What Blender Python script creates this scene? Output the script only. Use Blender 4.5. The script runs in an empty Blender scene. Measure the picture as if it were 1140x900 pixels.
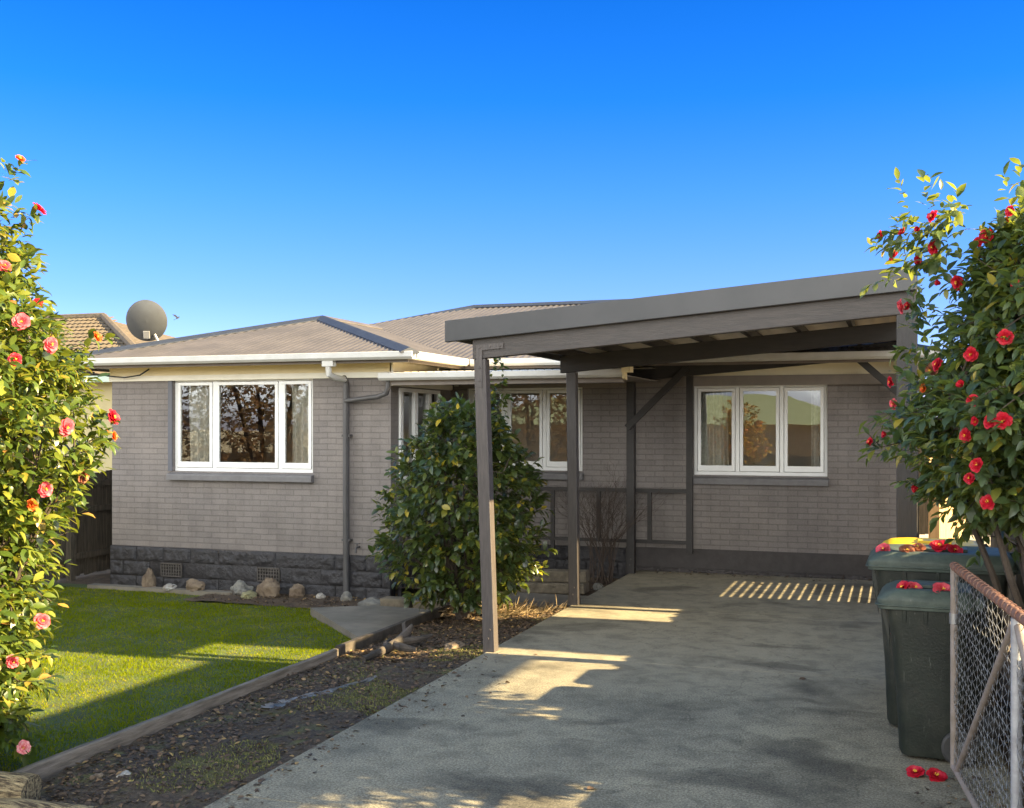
import bpy, math, random
import numpy as np
from mathutils import Vector, Matrix, noise
R = math.radians
random.seed(7); rng = np.random.default_rng(7)
S = bpy.context.scene; COL = S.collection

# ------------------------------------------------------------------ helpers
def link(o):
    COL.objects.link(o); return o
def thing(name, label, cat, loc=(0, 0, 0), group=None, rotz=0):
    o = link(bpy.data.objects.new(name, None)); o.location = loc; o.rotation_euler = (0, 0, rotz)
    o.empty_display_size = .1
    o['label'] = label; o['category'] = cat
    if group: o['group'] = group
    return o
def tag(o, label, cat, group=None):
    o['label'] = label; o['category'] = cat
    if group: o['group'] = group
    return o
def kind(o, k):
    o['kind'] = k; return o

class MB:
    """collects shapes; build() links them as ONE mesh object"""
    def __init__(s): s.v = []; s.f = []; s.m = []; s.slot = 0
    def add(s, vs, fs, M=None):
        n = len(s.v)
        s.v += [tuple(M @ Vector(p)) if M is not None else tuple(p) for p in vs]
        for f in fs: s.f.append(tuple(i + n for i in f)); s.m.append(s.slot)
        return s
    def box(s, a, b, M=None):
        (x0, y0, z0), (x1, y1, z1) = a, b
        v = [(x0,y0,z0),(x1,y0,z0),(x1,y1,z0),(x0,y1,z0),(x0,y0,z1),(x1,y0,z1),(x1,y1,z1),(x0,y1,z1)]
        return s.add(v, [(0,3,2,1),(4,5,6,7),(0,1,5,4),(1,2,6,5),(2,3,7,6),(3,0,4,7)], M)
    def prism(s, poly, a, b, axis='y', M=None):
        """poly in the two other axes, extruded a..b along axis"""
        def mk(p, t):
            return (p[0], t, p[1]) if axis == 'y' else (t, p[0], p[1]) if axis == 'x' else (p[0], p[1], t)
        n = len(poly); v = [mk(p, a) for p in poly] + [mk(p, b) for p in poly]
        f = [tuple(range(n)), tuple(range(2*n-1, n-1, -1))]
        f += [(i, i+n, (i+1) % n + n, (i+1) % n) for i in range(n)]
        return s.add(v, f, M)
    def tube(s, pts, r, n=8, caps=True):
        pts = [Vector(p) for p in pts]; rs = r if isinstance(r, (list, tuple)) else [r]*len(pts)
        vs = []; fs = []; prev = None
        for i, p in enumerate(pts):
            d = (pts[min(i+1, len(pts)-1)] - pts[max(i-1, 0)]).normalized()
            if prev is None:
                a = d.orthogonal().normalized()
            else:
                a = (prev - d*prev.dot(d)); a = a.normalized() if a.length > 1e-6 else d.orthogonal().normalized()
            prev = a; b = d.cross(a)
            for k in range(n):
                t = 2*math.pi*k/n; vs.append(p + (a*math.cos(t) + b*math.sin(t))*rs[i])
        for i in range(len(pts)-1):
            for k in range(n):
                fs.append((i*n+k, i*n+(k+1) % n, (i+1)*n+(k+1) % n, (i+1)*n+k))
        if caps:
            fs.append(tuple(range(n-1, -1, -1))); fs.append(tuple(range((len(pts)-1)*n, len(pts)*n)))
        return s.add(vs, fs)
    def rings(s, rings, closed=True, caps=True, M=None):
        n = len(rings[0]); vs = [p for r in rings for p in r]; fs = []
        for i in range(len(rings)-1):
            for k in range(n if closed else n-1):
                fs.append((i*n+k, i*n+(k+1) % n, (i+1)*n+(k+1) % n, (i+1)*n+k))
        if caps:
            fs.append(tuple(range(n-1, -1, -1))); fs.append(tuple(range((len(rings)-1)*n, len(rings)*n)))
        return s.add(vs, fs, M)
    def build(s, name, mats, parent=None, loc=None, smooth=False, bevel=0, angle=40):
        me = bpy.data.meshes.new(name)
        o = Vector(loc) if loc is not None else Vector((0, 0, 0))
        me.from_pydata([tuple(Vector(p) - o) for p in s.v], [], s.f)
        if not isinstance(mats, (list, tuple)): mats = [mats]
        for m in mats: me.materials.append(m)
        if len(mats) > 1: me.polygons.foreach_set('material_index', s.m)
        if smooth: me.polygons.foreach_set('use_smooth', [True]*len(s.f))
        me.update()
        ob = link(bpy.data.objects.new(name, me)); ob.location = o
        if parent is not None: ob.parent = parent
        if smooth and angle: me.set_sharp_from_angle(angle=R(angle))
        if bevel:
            b = ob.modifiers.new('bevel', 'BEVEL'); b.width = bevel; b.segments = 2; b.limit_method = 'ANGLE'
        return ob

def wpart(mb, name, mats, parent, **k):
    """part given in WORLD coordinates under a thing that stands at parent.location"""
    o = mb.build(name, mats, None, **k)
    return under(o, parent)
def under(o, parent):
    o.parent = parent; p = parent; off = Vector((0, 0, 0))
    while p is not None: off += Vector(p.location); p = p.parent
    o.location = Vector(o.location) - off
    return o

def copy_tree(o, parent=None):
    c = o.copy(); link(c)
    if parent is not None: c.parent = parent
    for ch in o.children: copy_tree(ch, c)
    return c

# ------------------------------------------------------------------ materials
def nodes(name):
    m = bpy.data.materials.new(name); m.use_nodes = True
    nt = m.node_tree; bs = nt.nodes['Principled BSDF']
    return m, nt, bs
def N(nt, t, **k):
    n = nt.nodes.new(t)
    for a, b in k.items(): setattr(n, a, b)
    return n
def ramp(nt, fac, stops):
    r = N(nt, 'ShaderNodeValToRGB'); e = r.color_ramp.elements
    while len(e) < len(stops): e.new(.5)
    for i, (p, c) in enumerate(stops): e[i].position = p; e[i].color = (*c, 1)
    nt.links.new(fac, r.inputs[0]); return r.outputs[0]
def noise_tex(nt, scale, detail=6, rough=.6, vec=None, dist=0):
    n = N(nt, 'ShaderNodeTexNoise'); n.inputs['Scale'].default_value = scale; n.inputs['Detail'].default_value = detail
    n.inputs['Roughness'].default_value = rough; n.inputs['Distortion'].default_value = dist
    if vec is None:
        g = N(nt, 'ShaderNodeNewGeometry'); vec = g.outputs['Position']
    nt.links.new(vec, n.inputs['Vector']); return n.outputs['Fac']
def mapped(nt, scale):
    g = N(nt, 'ShaderNodeNewGeometry'); m = N(nt, 'ShaderNodeMapping'); m.inputs['Scale'].default_value = scale
    nt.links.new(g.outputs['Position'], m.inputs['Vector']); return m.outputs['Vector']
def mix(nt, fac, a, b, blend='MIX'):
    m = N(nt, 'ShaderNodeMix', data_type='RGBA', blend_type=blend)
    for v, i in ((fac, 0), (a, 6), (b, 7)):
        if hasattr(v, 'is_linked'): nt.links.new(v, m.inputs[i])
        elif i == 0: m.inputs[0].default_value = v
        else: m.inputs[i].default_value = (*v, 1)
    return m.outputs[2]
def bump(nt, bs, h, strength=.3, dist=.01, normal=None):
    b = N(nt, 'ShaderNodeBump'); b.inputs['Strength'].default_value = strength; b.inputs['Distance'].default_value = dist
    nt.links.new(h, b.inputs['Height'])
    if normal is not None: nt.links.new(normal, b.inputs['Normal'])
    nt.links.new(b.outputs[0], bs.inputs['Normal']); return b.outputs[0]
def mat(name, c1, c2=None, scale=6, rough=.6, bmp=.0, bscale=60, stretch=None, metal=0, spec=.5, lo=.35, hi=.65, bdist=.01):
    m, nt, bs = nodes(name)
    bs.inputs['Roughness'].default_value = rough; bs.inputs['Metallic'].default_value = metal
    bs.inputs['Specular IOR Level'].default_value = spec
    c2 = c2 or tuple(x*.8 for x in c1)
    vec = mapped(nt, stretch) if stretch else None
    f = noise_tex(nt, scale, vec=vec)
    nt.links.new(ramp(nt, f, [(lo, c1), (hi, c2)]), bs.inputs['Base Color'])
    if bmp: bump(nt, bs, noise_tex(nt, bscale, 4, vec=vec), bmp, bdist)
    return m

def brick_mat(name, c1, c2, cm, bw=.262, rh=.0785, mortar=.006):
    m, nt, bs = nodes(name)
    g = N(nt, 'ShaderNodeNewGeometry'); sp = N(nt, 'ShaderNodeSeparateXYZ'); nt.links.new(g.outputs['Position'], sp.inputs[0])
    ad = N(nt, 'ShaderNodeMath', operation='ADD'); nt.links.new(sp.outputs[0], ad.inputs[0]); nt.links.new(sp.outputs[1], ad.inputs[1])
    # slight waviness of the courses
    wob = noise_tex(nt, 3.0, 2); w2 = N(nt, 'ShaderNodeMath', operation='MULTIPLY_ADD'); w2.inputs[1].default_value = .012
    nt.links.new(wob, w2.inputs[0]); nt.links.new(sp.outputs[2], w2.inputs[2])
    cb = N(nt, 'ShaderNodeCombineXYZ'); nt.links.new(ad.outputs[0], cb.inputs[0]); nt.links.new(w2.outputs[0], cb.inputs[1])
    b = N(nt, 'ShaderNodeTexBrick'); b.offset = .5
    b.inputs['Scale'].default_value = 1; b.inputs['Brick Width'].default_value = bw; b.inputs['Row Height'].default_value = rh
    b.inputs['Mortar Size'].default_value = mortar; b.inputs['Mortar Smooth'].default_value = .3
    b.inputs['Color1'].default_value = (*c1, 1); b.inputs['Color2'].default_value = (*c2, 1); b.inputs['Mortar'].default_value = (*cm, 1)
    nt.links.new(cb.outputs[0], b.inputs['Vector'])
    st = ramp(nt, noise_tex(nt, 1.3, 5), [(.3, (.84, .84, .85)), (.7, (1.06, 1.05, 1.03))])
    col = mix(nt, 1, b.outputs['Color'], st, 'MULTIPLY')
    run = ramp(nt, noise_tex(nt, 3, 5, .65, mapped(nt, (2.2, 2.2, .35))), [(.36, (.8, .79, .78)), (.55, (1.02, 1.02, 1.02))])
    col = mix(nt, .45, col, run, 'MULTIPLY')
    col = mix(nt, 1, col, ramp(nt, noise_tex(nt, 55, 4, .7), [(.3, (.85, .85, .85)), (.7, (1.1, 1.1, 1.1))]), 'MULTIPLY')
    nt.links.new(col, bs.inputs['Base Color']); bs.inputs['Roughness'].default_value = .62
    bs.inputs['Specular IOR Level'].default_value = .35
    inv = N(nt, 'ShaderNodeMath', operation='SUBTRACT'); inv.inputs[0].default_value = 1; nt.links.new(b.outputs['Fac'], inv.inputs[1])
    n1 = bump(nt, bs, noise_tex(nt, 34, 5), .6, .008)
    bump(nt, bs, inv.outputs[0], .8, .007, n1)
    return m

def leaf_mat(name, stops, rough=.38, trans=.35, tcol=(.35, .45, .05)):
    m, nt, bs = nodes(name); out = nt.nodes['Material Output']
    a = N(nt, 'ShaderNodeAttribute', attribute_name='rnd')
    c = ramp(nt, a.outputs['Fac'], stops)
    nt.links.new(c, bs.inputs['Base Color']); bs.inputs['Roughness'].default_value = rough
    bs.inputs['Specular IOR Level'].default_value = .55
    t = N(nt, 'ShaderNodeBsdfTranslucent')
    nt.links.new(mix(nt, .55, c, tcol), t.inputs['Color'])
    mx = N(nt, 'ShaderNodeMixShader'); mx.inputs[0].default_value = trans
    nt.links.new(bs.outputs[0], mx.inputs[1]); nt.links.new(t.outputs[0], mx.inputs[2]); nt.links.new(mx.outputs[0], out.inputs[0])
    return m

def corr_mat(name, c1, c2, rough=.5):
    return mat(name, c1, c2, 2.2, rough, .15, 30, spec=.4)

BRICK = brick_mat('painted_brick', (.212, .189, .18), (.182, .163, .156), (.158, .142, .136))
STONE = mat('painted_rockface', (.036, .034, .038), (.022, .021, .024), 9, .6, .9, 26, bdist=.03)
WHITE = mat('white_paint', (.8, .8, .79), (.76, .76, .75), 5, .38)
CREAM = mat('cream_paint', (.72, .6, .36), (.68, .56, .33), 3, .5)
OFFW = mat('offwhite_paint', (.72, .68, .58), (.66, .62, .52), 4, .5)
GUTTER = mat('gutter_white', (.5, .495, .475), (.44, .43, .4), 4, .42)
ROOF = corr_mat('roof_taupe', (.095, .083, .075), (.068, .06, .054))
RIDGE = mat('ridge_sky_sheen', (.03, .036, .05), (.024, .028, .04), 4, .5, spec=.3)  # blue cast copies the sky's reflection into the base colour
PIPE = mat('pipe_grey', (.075, .072, .075), (.06, .058, .06), 5, .45)
SILLM = mat('sill_grey', (.15, .145, .15), (.12, .115, .12), 8, .6, .3, 50)
TAUPE = mat('taupe_paint', (.2, .17, .15), (.17, .145, .13), 6, .55)
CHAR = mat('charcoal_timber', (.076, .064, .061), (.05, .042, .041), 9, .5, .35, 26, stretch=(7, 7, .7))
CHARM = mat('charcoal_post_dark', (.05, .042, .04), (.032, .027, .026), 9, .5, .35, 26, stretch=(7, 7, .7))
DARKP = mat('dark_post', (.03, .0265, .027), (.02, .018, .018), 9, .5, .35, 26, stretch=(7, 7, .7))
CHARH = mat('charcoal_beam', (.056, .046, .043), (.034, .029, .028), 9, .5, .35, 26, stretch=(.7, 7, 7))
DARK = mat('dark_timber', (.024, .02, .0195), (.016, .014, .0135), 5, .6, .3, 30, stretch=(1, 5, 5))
FASCIA = mat('fascia_steel', (.042, .042, .045), (.031, .032, .035), 2.5, .4)
ZINC = mat('roof_underside', (.6, .54, .45), (.5, .45, .37), 3, .5)
STEEL = mat('bare_steel', (.42, .42, .43), (.3, .3, .31), 12, .4, metal=.8)
GALV = mat('galvanised_pipe', (.42, .43, .46), (.28, .28, .3), 14, .5, .2, 60, metal=.35)
RUST = mat('rusted_pipe', (.16, .065, .042), (.2, .115, .085), 22, .75, .6, 70)
RUSTG = mat('rust_and_galvanised', (.2, .16, .13), (.26, .22, .2), 12, .7, .3, 60)
WIRE = mat('chain_wire', (.27, .28, .3), (.17, .165, .165), 30, .5, metal=.4)
CURT = mat('curtain_cloth', (.8, .78, .72), (.62, .6, .54), 22, .85)
ROOMW = mat('room_wall', (.55, .5, .43), (.5, .45, .38), 3, .8)
BINB = mat('bin_green', (.012, .017, .012), (.007, .0105, .008), 7, .46, .2, 70)
def scuffed(m, amt=.5):
    nt = m.node_tree; bs = nt.nodes['Principled BSDF']; src = bs.inputs['Base Color'].links[0].from_socket
    sc = ramp(nt, noise_tex(nt, 9, 6, .75, mapped(nt, (5, 5, .7)), .3), [(.62, (0, 0, 0)), (.72, (1, 1, 1))])
    c = mix(nt, sc, src, (.10, .105, .095)); du = ramp(nt, noise_tex(nt, 2.5, 5, .7), [(.45, (0, 0, 0)), (.8, (amt, amt, amt))])
    nt.links.new(mix(nt, du, c, (.07, .065, .052)), bs.inputs['Base Color'])
scuffed(BINB)
BINL = mat('bin_lid_green', (.062, .082, .066), (.034, .05, .042), 14, .58, .2, 70)
scuffed(BINL, .35)
BINY = mat('bin_lid_yellow', (.72, .47, .03), (.6, .38, .03), 9, .4)
RUBBER = mat('rubber', (.03, .03, .032), (.045, .043, .04), 12, .7)
FENCE = mat('weathered_paling', (.18, .145, .11), (.07, .058, .045), 5, .85, .6, 26, stretch=(6, 6, .6))
FENCED = mat('mossy_paling', (.09, .07, .05), (.035, .03, .02), 5, .9, .6, 26, stretch=(6, 6, .6))
PINE = mat('raw_pine', (.5, .33, .17), (.4, .25, .12), 5, .7, .4, 26, stretch=(6, 6, .6))
EDGE = mat('weathered_edging', (.22, .18, .145), (.10, .08, .06), 6, .85, .6, 22, stretch=(6, .6, 6))
LOGM = mat('split_log', (.46, .35, .19), (.09, .06, .035), 6, .85, 1, 12, stretch=(1, 8, 9), bdist=.05, lo=.42, hi=.6)
WOODG = mat('grey_driftwood', (.075, .06, .05), (.03, .025, .02), 8, .85, .7, 30)
BARK = mat('bark', (.07, .05, .036), (.035, .026, .02), 14, .9, .5, 40)
ROCKT = mat('tan_rock', (.2, .15, .1), (.10, .07, .048), 9, .85, .6, 30)
ROCKG = mat('grey_rock', (.2, .19, .165), (.10, .095, .085), 9, .85, .6, 30)
ROCKW = mat('white_rock', (.42, .4, .36), (.22, .19, .16), 9, .8, .5, 30)
TILE = mat('mossy_tile', (.12, .09, .06), (.07, .055, .035), 9, .85, .5, 20)
NWALL = mat('cream_render', (.42, .36, .2), (.37, .32, .18), 3, .8)
NTRIM = mat('pale_green_trim', (.4, .5, .42), (.36, .45, .38), 4, .5)
YBRICK = brick_mat('yellow_brick', (.62, .42, .2), (.55, .36, .17), (.5, .42, .3))
GROOF = mat('green_roof', (.36, .43, .27), (.32, .39, .24), 3, .6)
DARKGLASS = mat('dark_glass', (.02, .022, .025), (.02, .02, .022), 3, .08)
NB = mat('weatherboard', (.5, .47, .42), (.46, .43, .39), 3, .7)

def glass_mat():
    m, nt, bs = nodes('window_glass'); out = nt.nodes['Material Output']
    tr = N(nt, 'ShaderNodeBsdfTransparent'); tr.inputs[0].default_value = (.82, .84, .83, 1)
    gl = N(nt, 'ShaderNodeBsdfGlossy'); gl.inputs['Roughness'].default_value = .004; gl.inputs[0].default_value = (.95, .95, .93, 1)
    n = noise_tex(nt, 1.6, 2); b = N(nt, 'ShaderNodeBump'); b.inputs['Strength'].default_value = .03; b.inputs['Distance'].default_value = .02
    nt.links.new(n, b.inputs['Height']); nt.links.new(b.outputs[0], gl.inputs['Normal'])
    fr = N(nt, 'ShaderNodeFresnel'); fr.inputs[0].default_value = 2.05
    mx = N(nt, 'ShaderNodeMixShader'); nt.links.new(fr.outputs[0], mx.inputs[0])
    nt.links.new(tr.outputs[0], mx.inputs[1]); nt.links.new(gl.outputs[0], mx.inputs[2]); nt.links.new(mx.outputs[0], out.inputs[0])
    return m
GLASS = glass_mat()

def concrete_mat():
    m, nt, bs = nodes('driveway_concrete')
    g = N(nt, 'ShaderNodeNewGeometry')
    fine = ramp(nt, noise_tex(nt, 70, 3, .85), [(.32, (.088, .08, .062)), (.48, (.208, .188, .143)), (.68, (.42, .385, .30))])
    big = ramp(nt, noise_tex(nt, .9, 6, .65), [(.32, (.6, .6, .6)), (.5, (.95, .94, .92)), (.7, (1.2, 1.17, 1.1))])
    c = mix(nt, 1, fine, big, 'MULTIPLY')
    med = ramp(nt, noise_tex(nt, 4.5, 5, .7, dist=.6), [(.36, (.72, .72, .72)), (.56, (1.05, 1.05, 1.04))])
    c = mix(nt, 1, c, med, 'MULTIPLY')
    # smoother, paler trowelled slab under the carport (real difference of the two pours)
    sp = N(nt, 'ShaderNodeSeparateXYZ'); nt.links.new(g.outputs['Position'], sp.inputs[0])
    mr = N(nt, 'ShaderNodeMapRange'); mr.inputs[1].default_value = 9.0; mr.inputs[2].default_value = 10.4
    wob = N(nt, 'ShaderNodeMath', operation='MULTIPLY_ADD'); wob.inputs[1].default_value = 1.6
    nt.links.new(noise_tex(nt, 1.1, 4), wob.inputs[0]); nt.links.new(sp.outputs[1], wob.inputs[2])
    nt.links.new(wob.outputs[0], mr.inputs[0])
    smooth = mix(nt, 1, ramp(nt, noise_tex(nt, 55, 3, .7), [(.3, (.215, .19, .142)), (.7, (.32, .285, .213))]), med, 'MULTIPLY')
    stain = ramp(nt, noise_tex(nt, .75, 4, .5, vec=mapped(nt, (1, 1.6, 1)), dist=.5), [(.36, (.55, .55, .56)), (.45, (1, 1, 1))])
    c2 = mix(nt, mr.outputs[0], c, smooth)
    c2 = mix(nt, 1, c2, stain, 'MULTIPLY')
    vo = N(nt, 'ShaderNodeTexVoronoi', feature='DISTANCE_TO_EDGE'); vo.inputs['Scale'].default_value = .42
    wv = N(nt, 'ShaderNodeVectorMath', operation='ADD'); nn = N(nt, 'ShaderNodeTexNoise'); nn.inputs['Scale'].default_value = 2.2; nn.inputs['Detail'].default_value = 6
    nt.links.new(g.outputs['Position'], nn.inputs['Vector']); nt.links.new(g.outputs['Position'], wv.inputs[0]); nt.links.new(nn.outputs['Color'], wv.inputs[1]); nt.links.new(wv.outputs[0], vo.inputs['Vector'])
    c2 = mix(nt, 1, c2, ramp(nt, vo.outputs['Distance'], [(.0, (.66, .65, .63)), (.004, (1, 1, 1))]), 'MULTIPLY')
    tw = N(nt, 'ShaderNodeMath', operation='PINGPONG'); tx = N(nt, 'ShaderNodeMath', operation='ADD'); tx.inputs[1].default_value = 4.1; nt.links.new(sp.outputs[0], tx.inputs[0]); nt.links.new(tx.outputs[0], tw.inputs[0]); tw.inputs[1].default_value = 1.5
    tyre = ramp(nt, tw.outputs[0], [(.0, (1.03, 1.03, 1.03)), (.45, (1, 1, 1)), (.62, (.86, .86, .86)), (.8, (.97, .97, .97))])
    c2 = mix(nt, .7, c2, tyre, 'MULTIPLY')
    c2 = mix(nt, 1, c2, ramp(nt, noise_tex(nt, 14, 3, .6), [(.66, (1, 1, 1)), (.72, (.7, .69, .67))]), 'MULTIPLY')
    nt.links.new(c2, bs.inputs['Base Color'])
    bs.inputs['Roughness'].default_value = .8; bs.inputs['Specular IOR Level'].default_value = .3
    bump(nt, bs, noise_tex(nt, 110, 3, .8), .55, .006)
    return m
CONC = concrete_mat()
PATH = mat('path_concrete', (.2, .175, .14), (.13, .115, .09), 3, .85, .5, 70)
SOIL = mat('garden_soil', (.10, .068, .042), (.05, .033, .022), 7, .95, .8, 40, bdist=.02)
MOSS = None
def bed_mat():
    m, nt, bs = nodes('mossy_bed')
    a = ramp(nt, noise_tex(nt, 28, 6, .75), [(.3, (.026, .018, .012)), (.5, (.065, .045, .029)), (.7, (.13, .097, .065))])
    f = ramp(nt, noise_tex(nt, 2.6, 5, .7), [(.52, (0, 0, 0)), (.66, (1, 1, 1))])
    b = ramp(nt, noise_tex(nt, 60, 3, .7), [(.3, (.06, .065, .015)), (.7, (.15, .14, .05))])
    nt.links.new(mix(nt, f, a, b), bs.inputs['Base Color']); bs.inputs['Roughness'].default_value = .95
    bump(nt, bs, noise_tex(nt, 45, 5, .8), .9, .025); return m
BED = bed_mat()
TURF = mat('turf_base', (.06, .09, .018), (.045, .055, .018), 5, .95, .6, 60)
GROUND = mat('earth', (.42, .36, .26), (.34, .3, .2), 1.2, .95, .4, 20)
ASPH = mat('asphalt', (.06, .06, .06), (.045, .045, .045), 14, .9, .4, 120)

# ------------------------------------------------------------------ foliage
def set_rnd(me, arr):
    a = me.attributes.new('rnd', 'FLOAT', 'POINT'); a.data.foreach_set('value', np.asarray(arr, dtype=np.float32))
def raw_mesh(name, V, F, mats, parent=None, rnd=None, smooth=True):
    """V (n,3) float array, F (m,k) int array of equal-size faces"""
    me = bpy.data.meshes.new(name); n = len(V); m, k = F.shape
    me.vertices.add(n); me.vertices.foreach_set('co', np.ascontiguousarray(V, dtype=np.float32).ravel())
    me.loops.add(m*k); me.loops.foreach_set('vertex_index', np.ascontiguousarray(F, dtype=np.int32).ravel())
    me.polygons.add(m); me.polygons.foreach_set('loop_start', np.arange(0, m*k, k, dtype=np.int32))
    me.update(calc_edges=True)
    if smooth: me.polygons.foreach_set('use_smooth', np.ones(m, dtype=bool))
    if rnd is not None: set_rnd(me, rnd)
    me.materials.append(mats); me.validate()
    o = link(bpy.data.objects.new(name, me))
    if parent is not None: o.parent = parent
    return o
def unit(a): return a/np.maximum(np.linalg.norm(a, axis=-1, keepdims=True), 1e-9)

LT = np.array([(0,0,0),(-.62,.2,.10),(-1,.48,.16),(-.66,.78,.08),(0,1,-.12),(.66,.78,.08),(1,.48,.16),(.62,.2,.10),(0,.3,0),(0,.68,-.02)], float)
LF = np.array([(0,8,1,1),(1,8,9,2),(2,9,3,3),(3,9,4,4),(4,9,5,5),(5,9,6,6),(6,9,8,7),(7,8,0,0)], int)
LTRI = np.array([(0,8,1),(1,8,2),(2,8,9),(2,9,3),(3,9,4),(4,9,5),(5,9,6),(6,9,8),(6,8,7),(7,8,0)], int)
def leaf_arrays(P, D, Nn, L, W):
    X = unit(np.cross(D, Nn)); Z = np.cross(X, D)
    t = LT[None]; n = len(P); r_ = np.random.default_rng(n); cz = r_.uniform(.2, 2.2, n); bend = r_.uniform(-.08, .38, n)*L; tw = r_.normal(0, .25, n)
    V = P[:, None] + X[:, None]*(t[..., 0:1]*W[:, None, None]) + D[:, None]*(t[..., 1:2]*L[:, None, None]) + Z[:, None]*(t[..., 2:3]*(W*1.3*cz)[:, None, None] - bend[:, None, None]*t[..., 1:2]**2 + (tw*W)[:, None, None]*t[..., 0:1]*t[..., 1:2])
    F = LTRI[None] + (np.arange(n)*len(LT))[:, None, None]
    return V.reshape(-1, 3), F.reshape(-1, 3)

def prof(zs, rs): return lambda z: np.interp(z, zs, rs)
def lump(th, z, seed):
    return (np.sin(3*th + 2.1*z + seed) + np.sin(5*th - 3.7*z + 2*seed) + .8*np.sin(2*th + 6.3*z + 3*seed) + .6*np.sin(9*th + 9*z + seed))/3.4
def crown_twigs(c, zs, rs, n, seed, amp=.16, inner=.4, up=.35):
    """n twigs on a lumpy body of revolution with profile rs(zs); returns base points and axes"""
    r_ = np.random.default_rng(seed); f = prof(zs, rs)
    z = r_.uniform(min(zs), max(zs), n*6); keep = r_.uniform(0, max(rs), n*6) < f(z)+.06; z = z[keep][:n]
    n = len(z); th = r_.uniform(0, 2*math.pi, n)
    u = r_.uniform(0, 1, n)**inner
    rad = f(z)*(1 + amp*lump(th, z, seed))*u
    P = np.stack([np.cos(th)*rad, np.sin(th)*rad, z], 1) + np.array([c[0], c[1], 0])
    zc = (min(zs)+max(zs))/2; hz = (max(zs)-min(zs))/2
    A = np.stack([np.cos(th)*(.4+u), np.sin(th)*(.4+u), .9*((z-zc)/hz)**3 + up + 0*z], 1) + r_.normal(0, .42, (n, 3))
    return P, unit(A)
def twig_leaves(P, A, seed, k=9, tl=.2, L=(.07, .115), wr=.24, droop=.25):
    r_ = np.random.default_rng(seed+11); n = len(P)
    up = np.array([0, 0, 1.])
    S1 = unit(np.cross(A, up + r_.normal(0, .2, (n, 3)))); S2 = np.cross(A, S1)
    PP = []; DD = []; NN = []
    ph0 = r_.uniform(0, 6.28, n)
    for j in range(k):
        t = (j+.5)/k; ph = ph0 + j*2.4
        side = S1*np.cos(ph)[:, None] + S2*np.sin(ph)[:, None]
        sp = 1.15 - .75*t
        d = unit(A*math.cos(sp) + side*math.sin(sp) + r_.normal(0, .22, (n, 3)) - np.array([0, 0, droop]))
        nn = unit(up*1.0 + A*.5 + r_.normal(0, .3, (n, 3)))
        PP.append(P + A*(tl*(t-.5))[..., None] if np.ndim(tl) else P + A*tl*(t-.4)); DD.append(d); NN.append(nn)
    PP = np.concatenate(PP); DD = np.concatenate(DD); NN = np.concatenate(NN)
    Ls = r_.uniform(L[0], L[1], len(PP)); Ws = Ls*wr*r_.uniform(.85, 1.2, len(PP))
    keep = r_.uniform(0, 1, len(PP)) < .92
    return PP[keep], DD[keep], NN[keep], Ls[keep], Ws[keep]
def foliage(name, groups, material, parent, seed):
    Vs = []; Fs = []; Rn = []; off = 0; r_ = np.random.default_rng(seed+5)
    for (P, D, Nn, L, W) in groups:
        V, F = leaf_arrays(P, D, Nn, L, W); Vs.append(V); Fs.append(F+off); off += len(V)
        Rn.append(np.repeat(r_.uniform(0, 1, len(P)), len(LT)))
    o = raw_mesh(name, np.concatenate(Vs), np.concatenate(Fs), material, None, np.concatenate(Rn))
    return under(o, parent)
def stems(name, base, P, A, parent, seed, nlimb=14, r0=.035, every=3, mat_=None, zmin=.5):
    """trunk and limbs that lead to the twigs"""
    mb = MB(); r_ = random.Random(seed); b = Vector(base)
    idx = list(range(0, len(P), every)); tops = r_.sample(idx, min(nlimb, len(idx)))
    limbs = []
    for i in tops:
        e = Vector(P[i]); s0 = b + Vector((r_.uniform(-.05, .05), r_.uniform(-.05, .05), 0))
        m1 = s0.lerp(e, .35) + Vector((0, 0, .18)); m2 = s0.lerp(e, .7) + Vector((r_.uniform(-.08, .08), r_.uniform(-.08, .08), .1))
        pts = []; n_ = 11
        for k in range(n_):                                      # gently crooked limb
            t = k/(n_-1); p = s0*(1-t)**3 + m1*3*t*(1-t)**2 + m2*3*t*t*(1-t) + e*t**3
            pts.append(p + Vector((r_.uniform(-.012, .012), r_.uniform(-.012, .012), 0))*(0 < k < n_-1))
        mb.tube(pts, [r0*(1-.88*k/(n_-1)) for k in range(n_)], 6); limbs.append(pts)
    for i in idx:
        e = Vector(P[i]); best = min((q for l in limbs for q in l[2:]), key=lambda q: (q-e).length)
        if (best-e).length < .42:
            mb.tube([best, best.lerp(e, .5)+Vector((0, 0, .03)), e, e+Vector(A[i])*.14], [.007, .005, .004, .002], 4, False)
    return under(mb.build(name, mat_ or BARK, smooth=True), parent)

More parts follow.
